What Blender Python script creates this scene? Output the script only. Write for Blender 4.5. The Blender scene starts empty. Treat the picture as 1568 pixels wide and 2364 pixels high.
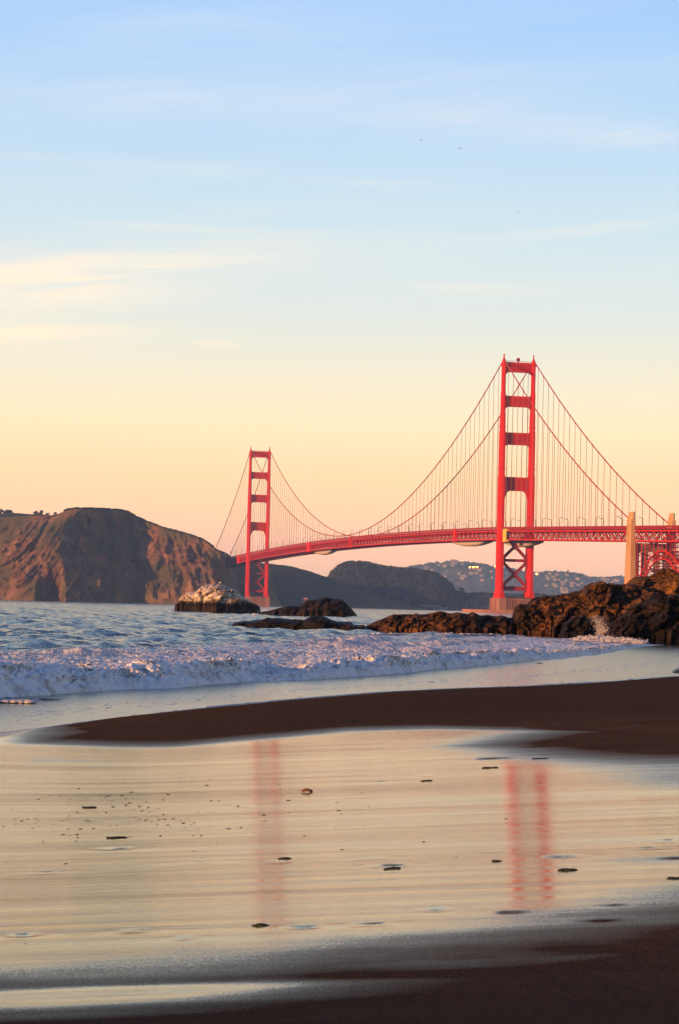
import bpy, math, random
import numpy as np
from mathutils import Vector, Matrix
R = math.radians
sc = bpy.context.scene
col = sc.collection
random.seed(7); rng = np.random.default_rng(11)

# ------------------------------------------------------------------ camera
FPX, PITCH, ROLL = 5239.54, 4.17080954e-02, 2.45451706e-02
SX, SY, TH = 155.991485, 2008.20402, 2.14297566e-01          # south tower, bridge heading
EYE = 2.35
cam = bpy.data.cameras.new('camera'); co = bpy.data.objects.new('camera', cam); col.objects.link(co)
F_ = np.array([0, math.cos(PITCH), math.sin(PITCH)]); R0 = np.array([1., 0, 0]); U0 = np.array([0, -math.sin(PITCH), math.cos(PITCH)])
UP = math.cos(ROLL)*U0 - math.sin(ROLL)*R0; RT = math.cos(ROLL)*R0 + math.sin(ROLL)*U0
m = Matrix(((RT[0], UP[0], -F_[0], 0), (RT[1], UP[1], -F_[1], 0), (RT[2], UP[2], -F_[2], EYE), (0, 0, 0, 1)))
co.matrix_world = m
cam.sensor_fit = 'HORIZONTAL'; cam.sensor_width = 24.0; cam.lens = 24.0*FPX/1568
cam.clip_start = 0.2; cam.clip_end = 80000
sc.camera = co

# ------------------------------------------------------------------ sun, sky, exposure
SUN_AZ = R(50.1); SUN_EL = R(7.0)          # azimuth measured from -Y towards -X
sd = Vector((-math.sin(SUN_AZ)*math.cos(SUN_EL), -math.cos(SUN_AZ)*math.cos(SUN_EL), math.sin(SUN_EL)))
sl = bpy.data.lights.new('sun', 'SUN'); sl.energy = 5.0; sl.angle = R(0.5); sl.color = (1.0, 0.50, 0.20)
so = bpy.data.objects.new('sun', sl); col.objects.link(so); so.rotation_euler = sd.to_track_quat('Z', 'Y').to_euler(); so.location = (-300, -300, 400)
sc.view_settings.view_transform = 'Standard'; sc.view_settings.look = 'None'; sc.view_settings.gamma = 1
sc.view_settings.exposure = 0.35
sc.view_settings.use_curve_mapping = False
sc.cycles.use_denoising = True; sc.cycles.denoiser = 'OPENIMAGEDENOISE'; sc.cycles.denoising_prefilter = 'ACCURATE'
sc.cycles.max_bounces = 6; sc.cycles.volume_bounces = 0; sc.cycles.transparent_max_bounces = 16
sc.cycles.sample_clamp_indirect = 6

def lin(r, g, b):
    f = lambda c: (c/255/12.92) if c/255 <= .04045 else ((c/255+.055)/1.055)**2.4
    return (f(r), f(g), f(b), 1)

world = bpy.data.worlds.new('World'); sc.world = world; world.use_nodes = True
nt = world.node_tree; nt.nodes.clear()
class G:
    def __init__(s, nt): s.nt = nt
    def n(s, t, **k):
        o = s.nt.nodes.new(t)
        for a, v in k.items(): setattr(o, a, v)
        return o
    def put(s, sock, v):
        if isinstance(v, bpy.types.NodeSocket): s.nt.links.new(v, sock)
        elif v is not None: sock.default_value = v
    def m(s, op, a, b=None, c=None, clamp=False):
        o = s.n('ShaderNodeMath', operation=op, use_clamp=clamp)
        for i, v in enumerate((a, b, c)):
            if v is not None: s.put(o.inputs[i], v)
        return o.outputs[0]
    def ramp(s, fac, stops, interp='LINEAR'):
        o = s.n('ShaderNodeValToRGB'); e = o.color_ramp.elements; o.color_ramp.interpolation = interp
        while len(e) > 1: e.remove(e[-1])
        e[0].position, e[0].color = stops[0][0], tuple(stops[0][1])[:3]+(1,)
        for p, c in stops[1:]:
            q = e.new(p); q.color = tuple(c)[:3]+(1,)
        s.put(o.inputs[0], fac); return o.outputs[0]
    def mix(s, fac, a, b, mode='MIX'):
        o = s.n('ShaderNodeMix', data_type='RGBA', blend_type=mode)
        s.put(o.inputs[0], fac); s.put(o.inputs[6], a); s.put(o.inputs[7], b); return o.outputs[2]
    def mapr(s, v, a, b, c=0., d=1., smooth=False):
        o = s.n('ShaderNodeMapRange'); o.interpolation_type = 'SMOOTHSTEP' if smooth else 'LINEAR'
        s.put(o.inputs[0], v)
        for i, x in enumerate((a, b, c, d)): s.put(o.inputs[i+1], x)
        return o.outputs[0]
    def noise(s, vec, scale, detail=4, rough=.55, dist=0.):
        o = s.n('ShaderNodeTexNoise'); s.put(o.inputs['Vector'], vec); s.put(o.inputs['Scale'], scale)
        o.inputs['Detail'].default_value = detail; o.inputs['Roughness'].default_value = rough; o.inputs['Distortion'].default_value = dist
        return o.outputs[0]
    def map(s, vec, scale=(1, 1, 1), loc=(0, 0, 0), rot=(0, 0, 0)):
        o = s.n('ShaderNodeMapping'); s.put(o.inputs[0], vec)
        o.inputs[1].default_value = loc; o.inputs[2].default_value = rot; o.inputs[3].default_value = scale
        return o.outputs[0]
g = G(nt)
tc = g.n('ShaderNodeTexCoord').outputs['Generated']
sep = g.n('ShaderNodeSeparateXYZ'); nt.links.new(tc, sep.inputs[0])
X, Y, Z = sep.outputs
sky = g.n('ShaderNodeTexSky', sky_type='NISHITA'); sky.sun_disc = False
sky.sun_elevation = SUN_EL; sky.sun_rotation = math.pi + SUN_AZ; sky.air_density = 1.2; sky.dust_density = 1.5
pz = g.m('POWER', g.m('MAXIMUM', Z, 0.0), 0.5)
def el(y): return math.sqrt(max(math.sin((1400-y)/FPX), 0))
stops = [(0, (212, 186, 176)), (el(1380), (224, 196, 182)), (el(1330), (236, 200, 178)), (el(1270), (253, 205, 178)), (el(1200), (255, 213, 171)), (el(1100), (255, 221, 171)),
         (el(980), (251, 232, 192)), (el(850), (236, 231, 212)), (el(700), (216, 227, 230)), (el(520), (200, 222, 236)), (el(300), (181, 212, 242)),
         (el(0), (158, 198, 245)), (.64, (110, 150, 210)), (.8, (62, 96, 150)), (1, (44, 70, 115))]
grad = g.ramp(pz, [(p, tuple(v*k for v, k in zip(lin(*c)[:3], (1.15-.15*min(1, p/.30), 1.04-.04*min(1, p/.30), 1.26-.26*min(1, p/.34))))) for p, c in stops])
# cirrus wisps, laid out by azimuth and elevation
az = g.m('ARCTAN2', X, Y); ev = g.m('ARCSINE', Z)
cv = g.n('ShaderNodeCombineXYZ'); g.put(cv.inputs[0], az); g.put(cv.inputs[1], g.m('SUBTRACT', ev, g.m('MULTIPLY', az, 0.10))); g.put(cv.inputs[2], 0.)
n1 = g.mapr(g.noise(g.map(cv.outputs[0], (9, 95, 1)), 1.0, 7, .62, .4), .34, .72)
n2 = g.mapr(g.noise(g.map(cv.outputs[0], (5, 42, 1), (3.1, 1.7, 0)), 1.0, 6, .6, .6), .45, .9)
def streak(xd, yd, wx, wy, amp, slope=-.04):
    a0 = (xd-784)/FPX; e0 = (1400-yd)/FPX
    da = g.m('SUBTRACT', az, a0)
    de = g.m('SUBTRACT', g.m('SUBTRACT', ev, e0), g.m('MULTIPLY', da, -slope))
    q = g.m('ADD', g.m('POWER', g.m('ABSOLUTE', g.m('DIVIDE', da, wx/FPX)), 2.), g.m('POWER', g.m('ABSOLUTE', g.m('DIVIDE', de, wy/FPX)), 2.))
    return g.m('MULTIPLY', g.m('POWER', 2.718, g.m('MULTIPLY', q, -1.)), amp)
acc = None
for a in ((200, 632, 480, 40, 1.2, -.09), (60, 690, 320, 42, 1.2, -.02), (60, 790, 230, 36, 1.3, -.02), (1320, 305, 260, 30, .55, .02), (1420, 515, 300, 14, .5, -.11),
          (1080, 660, 160, 12, .45, .02), (260, 395, 260, 12, .35, .0), (700, 420, 260, 10, .3, .02), (980, 250, 340, 80, .3, -.03), (420, 90, 420, 60, .3, .03),
          (480, 800, 60, 8, .9, .02), (760, 975, 300, 7, .5, .0), (420, 540, 300, 10, .35, 0), (300, 250, 500, 50, .35, -.1)):
    v = streak(*a); acc = v if acc is None else g.m('ADD', acc, v)
cl = g.m('MULTIPLY', acc, g.m('ADD', g.m('MULTIPLY', n1, .95), .14))
cl = g.m('ADD', cl, g.m('MULTIPLY', n2, .22), clamp=True)
cloudcol = g.ramp(pz, [(0, lin(255, 214, 180)), (el(900), lin(255, 238, 212)), (el(500), lin(252, 238, 222)), (el(0), lin(232, 234, 248))])
grad = g.mix(g.m('MULTIPLY', cl, .95), grad, cloudcol)
gx = g.n('ShaderNodeVectorMath', operation='SCALE'); nt.links.new(grad, gx.inputs[0]); gx.inputs['Scale'].default_value = 9.2
rear_dim = g.mapr(Y, -.55, .0, .66, 1.)          # added dimming of the sky behind the camera, to deepen shaded faces
grd = g.n('ShaderNodeVectorMath', operation='SCALE'); nt.links.new(gx.outputs[0], grd.inputs[0]); nt.links.new(rear_dim, grd.inputs['Scale']); gx = grd
skymix = g.mix(.92, sky.outputs[0], gx.outputs[0])
bg = g.n('ShaderNodeBackground'); nt.links.new(skymix, bg.inputs[0]); bg.inputs[1].default_value = 0.1
wo = g.n('ShaderNodeOutputWorld'); nt.links.new(bg.outputs[0], wo.inputs[0])

# ------------------------------------------------------------------ helpers
def ray(x, y):
    d = F_ + (x-784)/FPX*RT - (y-1182)/FPX*UP
    return d/d[1]
def at(x, y, dist):                       # photo position + distance -> point
    return np.array([0, 0, EYE]) + ray(x, y)*dist
def onz(x, y, z=0.):
    d = ray(x, y); return np.array([0, 0, EYE]) + d*((z-EYE)/d[2])
def hor(x): return 1400.7 + (x-784)*.02455

def hsh(i, j, k, s):
    n = (i*374761393 + j*668265263 + k*2147483647*0 + k*1274126177 + s*974634777) & 0xFFFFFFFF
    n = ((n ^ (n >> 13))*1274126177) & 0xFFFFFFFF
    n = n ^ (n >> 16)
    return (n & 0xFFFFFF)/float(0xFFFFFF)*2-1
def vnoise(x, y, z=0., s=0):
    x = np.asarray(x, float); y = np.asarray(y, float)+0*x; z = np.asarray(z, float)+0*x
    xi, yi, zi = np.floor(x).astype(np.int64), np.floor(y).astype(np.int64), np.floor(z).astype(np.int64)
    f = lambda t: t*t*t*(t*(t*6-15)+10)
    u, v, w = f(x-xi), f(y-yi), f(z-zi); r = 0
    for a in (0, 1):
        for b in (0, 1):
            for c in (0, 1):
                r = r + hsh(xi+a, yi+b, zi+c, s)*(u if a else 1-u)*(v if b else 1-v)*(w if c else 1-w)
    return r
def fbm(x, y, z=0., o=5, s=0, gain=.5, lac=2.03):
    r = 0; a = 1.; t = 0; x = np.asarray(x, float); y = np.asarray(y, float); z = np.asarray(z, float)
    for i in range(o):
        r = r + a*vnoise(x, y, z, s+i*17); t += a; a *= gain; x = x*lac+7.3; y = y*lac+3.1; z = z*lac+1.7
    return r/t
def ridged(x, y, z=0., o=5, s=0, gain=.5):
    r = 0; a = 1.; t = 0; x = np.asarray(x, float); y = np.asarray(y, float); z = np.asarray(z, float)
    for i in range(o):
        r = r + a*(1-np.abs(vnoise(x, y, z, s+i*13))*2); t += a; a *= gain; x = x*2.07+5.3; y = y*2.07+1.1; z = z*2.07+2.7
    return r/t

def worley(x, y, z, s=0):
    xi, yi, zi = np.floor(x).astype(np.int64), np.floor(y).astype(np.int64), np.floor(z).astype(np.int64)
    f1 = np.full(x.shape, 9.); f2 = f1.copy(); ident = np.zeros(x.shape); ox = ident.copy(); oz = ident.copy()
    for a in (-1, 0, 1):
        for b in (-1, 0, 1):
            for c in (-1, 0, 1):
                X_, Y_, Z_ = xi+a, yi+b, zi+c
                d = np.sqrt((X_+.5+.5*hsh(X_, Y_, Z_, s)-x)**2+(Y_+.5+.5*hsh(X_, Y_, Z_, s+1)-y)**2+(Z_+.5+.5*hsh(X_, Y_, Z_, s+2)-z)**2)
                near = d < f1; f2 = np.where(near, f1, np.minimum(f2, d)); ident = np.where(near, hsh(X_, Y_, Z_, s+3), ident); ox = np.where(near, (x-X_-.5)*hsh(X_, Y_, Z_, s+4), ox); oz = np.where(near, (z-Z_-.5)*hsh(X_, Y_, Z_, s+5), oz); f1 = np.where(near, d, f1)
    return f1, f2, ident, ox+oz
def link(name, me, mat=None, parent=None, smooth=False):
    o = bpy.data.objects.new(name, me); col.objects.link(o)
    if mat: me.materials.append(mat)
    if parent: o.parent = parent
    if smooth: me.polygons.foreach_set('use_smooth', [True]*len(me.polygons))
    return o
def tag(o, label=None, cat=None, group=None, kind=None):
    if label: o['label'] = label
    if cat: o['category'] = cat
    if group: o['group'] = group
    if kind: o['kind'] = kind
    return o
def empty(name, loc=(0, 0, 0), rz=0., parent=None):
    o = bpy.data.objects.new(name, None); col.objects.link(o); o.location = loc; o.rotation_euler.z = rz
    if parent: o.parent = parent
    return o
def gridmesh(name, P, mat, smooth=True, attrs=None, parent=None, wrap=False):
    nr, nc = P.shape[:2]
    idx = np.arange(nr*nc).reshape(nr, nc)
    a, b, c, d = idx[:-1, :-1], idx[:-1, 1:], idx[1:, 1:], idx[1:, :-1]
    f = np.stack([a, b, c, d], -1).reshape(-1, 4)
    me = bpy.data.meshes.new(name)
    me.vertices.add(nr*nc); me.vertices.foreach_set('co', P.reshape(-1).astype(np.float32))
    me.loops.add(f.size); me.loops.foreach_set('vertex_index', f.reshape(-1).astype(np.int32))
    me.polygons.add(len(f)); me.polygons.foreach_set('loop_start', (np.arange(len(f))*4).astype(np.int32))
    me.update(calc_edges=True)
    for k, v in (attrs or {}).items():
        at_ = me.attributes.new(k, 'FLOAT', 'POINT'); at_.data.foreach_set('value', np.ascontiguousarray(v, np.float32).reshape(-1))
    return link(name, me, mat, parent, smooth)

class MB:
    def __init__(s): s.v = []; s.f = []
    def add(s, v, f):
        n = len(s.v); s.v += [tuple(p) for p in v]; s.f += [tuple(i+n for i in q) for q in f]
    def box(s, x0, x1, y0, y1, z0, z1):
        s.add([(x0, y0, z0), (x1, y0, z0), (x1, y1, z0), (x0, y1, z0), (x0, y0, z1), (x1, y0, z1), (x1, y1, z1), (x0, y1, z1)],
              [(0, 3, 2, 1), (4, 5, 6, 7), (0, 1, 5, 4), (1, 2, 6, 5), (2, 3, 7, 6), (3, 0, 4, 7)])
    def prism(s, pts, z0, z1, top=None):        # plan polygon between two heights
        n = len(pts); top = top or pts
        s.add([(p[0], p[1], z0) for p in pts]+[(p[0], p[1], z1) for p in top],
              [tuple(range(n))[::-1], tuple(range(n, 2*n))]+[(i, (i+1) % n, n+(i+1) % n, n+i) for i in range(n)])
    def plate(s, pts, y0, y1):                  # polygon in x-z, thick in y (may be concave)
        n = len(pts)
        s.add([(p[0], y0, p[1]) for p in pts]+[(p[0], y1, p[1]) for p in pts],
              [tuple(range(n)), tuple(range(n, 2*n))[::-1]]+[(i, n+i, n+(i+1) % n, (i+1) % n) for i in range(n)])
    def bar(s, a, b, w, h=None, sides=4):       # square or round bar from a to b
        a, b = Vector(a), Vector(b); d = (b-a)
        if d.length < 1e-6: return
        d.normalize(); h = h or w
        up = Vector((0, 0, 1)) if abs(d.z) < .95 else Vector((0, 1, 0))
        x = d.cross(up).normalized(); y = x.cross(d).normalized()
        v = []
        for p in (a, b):
            for k in range(sides):
                t = 2*math.pi*(k+.5)/sides; q = math.sqrt(2) if sides == 4 else 1.
                v.append(p+x*(math.cos(t)*w/2*q)+y*(math.sin(t)*h/2*q))
        s.add(v, [tuple(range(sides))[::-1], tuple(range(sides, 2*sides))]+[(k, (k+1) % sides, sides+(k+1) % sides, sides+k) for k in range(sides)])
    def poly(s, pts, r, sides=6):               # continuous tube
        pts = [Vector(p) for p in pts]; n0 = len(s.v); n = len(pts)
        for i, p in enumerate(pts):
            d = (pts[min(i+1, n-1)]-pts[max(i-1, 0)]).normalized()
            up = Vector((0, 0, 1)) if abs(d.z) < .95 else Vector((0, 1, 0))
            x = d.cross(up).normalized(); y = x.cross(d).normalized()
            rr = r[i] if hasattr(r, '__len__') else r
            for k in range(sides):
                t = 2*math.pi*k/sides; s.v.append(tuple(p+x*math.cos(t)*rr+y*math.sin(t)*rr))
        for i in range(n-1):
            for k in range(sides):
                s.f.append((n0+i*sides+k, n0+i*sides+(k+1) % sides, n0+(i+1)*sides+(k+1) % sides, n0+(i+1)*sides+k))
        s.f.append(tuple(n0+k for k in range(sides))[::-1]); s.f.append(tuple(n0+(n-1)*sides+k for k in range(sides)))
    def ball(s, c, r, sub=1, sq=(1, 1, 1), jit=0.):
        n0 = len(s.v); A = 6 if sub < 2 else 14; B = 4 if sub < 2 else 9
        for i in range(B+1):
            ph = math.pi*i/B
            for k in range(A):
                t = 2*math.pi*k/A; q = 1+random.uniform(-jit, jit)
                s.v.append((c[0]+r*sq[0]*q*math.sin(ph)*math.cos(t), c[1]+r*sq[1]*q*math.sin(ph)*math.sin(t), c[2]+r*sq[2]*q*math.cos(ph)))
        for i in range(B):
            for k in range(A): s.f.append((n0+i*A+k, n0+(i+1)*A+k, n0+(i+1)*A+(k+1) % A, n0+i*A+(k+1) % A))
    def build(s, name, mat, parent=None, smooth=False, bevel=0.):
        me = bpy.data.meshes.new(name); me.from_pydata(s.v, [], s.f); me.update()
        o = link(name, me, mat, parent, smooth)
        return o

# ------------------------------------------------------------------ materials
def material(name):
    mt = bpy.data.materials.new(name); mt.use_nodes = True; mt.node_tree.nodes.clear()
    q = G(mt.node_tree); p = q.n('ShaderNodeBsdfPrincipled'); o = q.n('ShaderNodeOutputMaterial')
    mt.node_tree.links.new(p.outputs[0], o.inputs[0]); return mt, q, p
def bump(q, p, h, strength, dist):
    b = q.n('ShaderNodeBump'); q.put(b.inputs['Height'], h); b.inputs['Strength'].default_value = strength; b.inputs['Distance'].default_value = dist
    q.nt.links.new(b.outputs[0], p.inputs['Normal'])
def obc(q): return q.n('ShaderNodeTexCoord').outputs['Object']
def geo(q): return q.n('ShaderNodeNewGeometry').outputs['Position']

def paint(name, c, c2, rough=.55, scale=.25, spec=.3, stretch=(1, 1, .12)):
    mt, q, p = material(name)
    n = q.noise(q.map(obc(q), stretch), scale, 6, .65)
    q.put(p.inputs['Base Color'], q.ramp(n, [(.32, c), (.68, c2)])); p.inputs['Roughness'].default_value = rough
    p.inputs['Specular IOR Level'].default_value = spec
    n2 = q.noise(obc(q), scale*6, 3, .6); bump(q, p, n2, .15, .05)
    return mt
M = {}
M['orange'] = paint('bridge_orange_paint', (.47, .008, .001), (.60, .028, .001), .7, .25, .05)
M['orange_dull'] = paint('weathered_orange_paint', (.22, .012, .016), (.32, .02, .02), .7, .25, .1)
M['under'] = paint('shaded_floor_steel', (.10, .008, .012), (.16, .012, .014), .8, .25, .05)  # darker steel copy, deck and arch interior shade put into its colour
M['cable'] = paint('cable_paint', (.36, .035, .022), (.50, .065, .03))
M['rope'] = paint('suspender_paint', (.30, .09, .055), (.42, .14, .08))
M['concrete'] = paint('weathered_concrete', (.40, .22, .10), (.58, .34, .16), .85, .12, .2)
M['pier'] = paint('pier_concrete', (.24, .11, .09), (.40, .20, .15), .85, .15, .2)
M['slab'] = paint('road_slab_concrete', (.05, .04, .045), (.09, .07, .07), .9)
M['lamp'] = paint('lamp_post_paint', (.06, .05, .045), (.10, .08, .07), .6)
M['yellow'] = paint('yellow_cladding', (.78, .42, .05), (.9, .55, .09), .7)
M['net'] = paint('grey_netting', (.42, .33, .29), (.58, .48, .42), .9, .8, .1, (1, 1, 1))
M['dark'] = paint('dark_steel', (.02, .018, .018), (.05, .04, .04), .6)
M['white'] = paint('white_wall', (.26, .23, .21), (.42, .37, .33), .8, .3)
M['far_wall'] = paint('distant_house_wall', (.17, .15, .14), (.30, .25, .22), .8, .3)
M['roof'] = paint('roof_shingle', (.10, .06, .05), (.20, .12, .09), .9, .4)
M['pinkwall'] = paint('sunlit_plaster', (.38, .19, .13), (.5, .26, .18), .8, .3)
M['bird'] = paint('bird_feather', (.02, .02, .02), (.06, .06, .06), .8, 3)
M['gull'] = paint('gull_feather', (.7, .7, .7), (.85, .85, .85), .8, 3)
M['trunk'] = paint('tree_bark', (.03, .022, .018), (.07, .05, .04), .9, 2)

def leafmat(name, c1, c2, c3):
    mt, q, p = material(name)
    n = q.noise(geo(q), .06, 5, .7)
    q.put(p.inputs['Base Color'], q.ramp(n, [(.3, c1), (.5, c2), (.72, c3)])); p.inputs['Roughness'].default_value = .8
    p.inputs['Specular IOR Level'].default_value = .1
    return mt
M['leaf'] = leafmat('tree_leaf', (.012, .02, .012), (.025, .038, .018), (.05, .06, .028))
M['wood'] = leafmat('woodland_leaf', (.014, .020, .026), (.024, .034, .038), (.046, .056, .050))  # extra blue in the leaf colours stands in for distance haze

def glintglow(name, c, s):
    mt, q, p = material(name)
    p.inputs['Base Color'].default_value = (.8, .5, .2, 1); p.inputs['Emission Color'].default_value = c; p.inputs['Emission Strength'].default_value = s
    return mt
M['glint'] = glintglow('sun_glint_window', (1, .42, .08, 1), 9.)  # low sun mirrored in far windows, put in as an emitting surface

def rockmat(name, cols, wet=.9, guano=None, sc_=.6, zs=1.0):
    """brown rock; wet and glossy near the tide line, optional bird-lime cap"""
    mt, q, p = material(name)
    pos = geo(q); s = q.n('ShaderNodeSeparateXYZ'); q.nt.links.new(pos, s.inputs[0])
    n = q.noise(q.map(pos, (1, 1, 1.6), rot=(.4, .3, 0)), sc_, 9, .68, .3)
    c = q.ramp(n, [(.30, cols[0]), (.46, cols[1]), (.60, cols[2]), (.76, cols[3])])
    blot = q.noise(pos, sc_*.25, 4, .6)
    c = q.mix(q.mapr(blot, .45, .62, 0, .75), c, cols[0]+(1,) if len(cols[0]) == 3 else cols[0])
    if guano:
        e = q.m('ADD', s.outputs[2], q.m('MULTIPLY', q.m('SUBTRACT', q.noise(pos, .35, 6, .7), .5), guano[2]))
        fac = q.mapr(e, guano[0], guano[1], 0, 1, True)
        white = q.ramp(q.noise(pos, .9, 8, .7), [(.32, (.16, .09, .045)), (.42, (.48, .33, .20)), (.52, (.74, .60, .48)), (.7, (.82, .70, .60))])
        c = q.mix(fac, c, white)
    q.put(p.inputs['Base Color'], c)
    wz = q.m('ADD', s.outputs[2], q.m('MULTIPLY', q.noise(pos, sc_*.8, 4, .6), -1.6*zs))
    q.put(p.inputs['Roughness'], q.mapr(wz, -.6*zs, .7*zs, .34, wet))
    p.inputs['Specular IOR Level'].default_value = .22
    vo = q.n('ShaderNodeTexVoronoi', feature='DISTANCE_TO_EDGE'); q.put(vo.inputs['Vector'], q.map(q.mix(.25, pos, q.n('ShaderNodeTexNoise').outputs[1]), (1, 1, 2.2), rot=(.5, .55, .2))); vo.inputs['Scale'].default_value = sc_*1.3
    crack = q.mapr(vo.outputs['Distance'], 0., .10)
    q.put(p.inputs['Base Color'], q.mix(q.mapr(crack, 0, 1, .75, 0), c, (.004, .003, .002, 1)))
    h = q.m('ADD', q.m('ADD', q.m('MULTIPLY', crack, .35), q.noise(pos, sc_*2.2, 9, .72)), q.m('MULTIPLY', q.noise(q.map(pos, (1, 1, 3), rot=(.5, .4, .2)), sc_*1.1, 5, .6), 1.2))
    bump(q, p, h, .9, .32*zs)
    return mt
DK = [(.006, .004, .003), (.020, .011, .007), (.055, .026, .013), (.12, .052, .022)]
BR = [(.05, .022, .008), (.25, .105, .026), (.46, .19, .045), (.62, .28, .07)]
MD = [(.012, .007, .004), (.08, .034, .012), (.23, .088, .026), (.42, .165, .048)]
M['rock_dark'] = rockmat('dark_wet_rock', DK, .75)
M['rock_mid'] = rockmat('brown_rock', MD, .85)
M['rock_brown'] = rockmat('ochre_brown_rock', BR, .95)
M['rock_white'] = rockmat('lime_capped_rock', DK, .85, (2.3, 3.5, 3.6), .35)

def hillmat(name, ramp, sc_, veg=None, rel=6., red=None):
    mt, q, p = material(name)
    pos = geo(q)
    c = q.ramp(q.noise(pos, sc_, 9, .7), ramp)
    if veg: c = q.mix(q.mapr(q.noise(pos, sc_*.28, 5, .6), .43, .57), c, veg+(1,))
    if red: c = q.mix(q.mapr(q.noise(q.map(pos, (1, 1, .6), (40, 7, 3)), sc_*.35, 5, .6), .60, .70, 0, .8), c, red+(1,))
    q.put(p.inputs['Base Color'], c); p.inputs['Roughness'].default_value = .95; p.inputs['Specular IOR Level'].default_value = .05
    bump(q, p, q.noise(pos, sc_*6, 8, .8), 1., rel)
    return mt
M['cliff'] = hillmat('cliff_soil', [(.36, (.11, .062, .038)), (.5, (.33, .18, .10)), (.64, (.60, .34, .19))], .06, (.19, .16, .065), 9., (.56, .22, .12))
M['grasshill'] = hillmat('scrub_hill', [(.35, (.028, .036, .022)), (.6, (.055, .058, .03))], .02, (.04, .05, .03), 6.)
M['farhill'] = hillmat('far_hill', [(.35, (.07, .085, .105)), (.6, (.15, .155, .17))], .012, (.07, .085, .09), 8.)  # bluish base colours carry part of the distance haze
M['woodsoil'] = hillmat('woodland_floor', [(.35, (.013, .018, .022)), (.6, (.03, .035, .036))], .03, (.02, .028, .028), 5.)  # haze blue put into the ground colour

# sea water
def watermat():
    mt, q, p = material('sea_water')
    pos = geo(q)
    at_ = q.n('ShaderNodeAttribute'); at_.attribute_name = 'foam'
    rotz = -.35
    h = q.m('ADD', q.m('MULTIPLY', q.noise(q.map(pos, (1.3, .45, 1), rot=(0, 0, rotz)), 1.0, 4, .6), .55), q.m('ADD', q.m('MULTIPLY', q.noise(q.map(pos, (.35, .12, 1), rot=(0, 0, rotz)), 1.0, 5, .6), 1.9), q.m('MULTIPLY', q.noise(q.map(pos, (4., 1.6, 1), rot=(0, 0, .2)), 1.0, 4, .6), .16)))
    foamn = q.noise(q.map(pos, (1.1, .5, 1), rot=(0, 0, rotz)), 1.2, 9, .7, .6)
    fm = q.mapr(q.m('ADD', foamn, q.m('MULTIPLY', at_.outputs['Fac'], .42)), .62, .78, 0, 1, True)
    fm = q.m('MULTIPLY', fm, q.mapr(at_.outputs['Fac'], 0, .12))
    q.put(p.inputs['Base Color'], q.mix(fm, (.005, .045, .105, 1), (.62, .60, .64, 1)))
    q.put(p.inputs['Roughness'], q.m('ADD', q.m('MULTIPLY', fm, .6), .12))
    p.inputs['IOR'].default_value = 1.33
    bump(q, p, h, 1.0, 1.1)
    return mt
M['water'] = watermat()
def swashmat():
    mt, q, p = material('swash_water')
    pos = geo(q)
    h = q.m('ADD', q.m('MULTIPLY', q.noise(q.map(pos, (2.2, .9, 1), rot=(0, 0, -.2)), 1.3, 5, .65), 1.), q.m('MULTIPLY', q.noise(q.map(pos, (.5, .3, 1)), 1.0, 4, .6), .8))
    at_ = q.n('ShaderNodeAttribute'); at_.attribute_name = 'lace'
    ln = q.noise(q.map(pos, (2.2, .55, 1), rot=(0, 0, -.15)), 1.8, 9, .72, .8)
    fm = q.mapr(q.m('ADD', ln, q.m('MULTIPLY', at_.outputs['Fac'], .22)), .60, .72, 0, .8, True)
    q.put(p.inputs['Base Color'], q.mix(fm, (.14, .11, .06, 1), (.5, .46, .52, 1)))
    q.put(p.inputs['Roughness'], q.m('ADD', q.m('MULTIPLY', fm, .5), .16))
    p.inputs['IOR'].default_value = 1.33
    bump(q, p, h, 1., .035)
    return mt
M['swash'] = swashmat()
def foammat():
    mt, q, p = material('breaking_foam')
    pos = geo(q)
    at_ = q.n('ShaderNodeAttribute'); at_.attribute_name = 'water'
    n = q.noise(pos, 1.7, 9, .72, .5)
    c = q.ramp(n, [(.28, (.26, .21, .16)), (.38, (.56, .50, .46)), (.48, (.80, .78, .80)), (.7, (.88, .86, .90))])
    gap = q.mapr(q.m('ADD', q.noise(q.map(pos, (1, .6, 1)), 1.1, 8, .7, .6), q.m('MULTIPLY', at_.outputs['Fac'], .30)), .68, .76, 0, 1, True)
    c = q.mix(gap, c, (.03, .05, .07, 1))
    q.put(p.inputs['Base Color'], c); q.put(p.inputs['Roughness'], q.mapr(gap, 0, 1, .75, .15))
    p.inputs['Specular IOR Level'].default_value = .4
    bump(q, p, q.noise(pos, 5., 8, .7), .8, .05)
    return mt
M['foam'] = foammat()
M['splash'] = paint('splash_drops', (.5, .45, .43), (.68, .62, .6), .4, 5)
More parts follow.
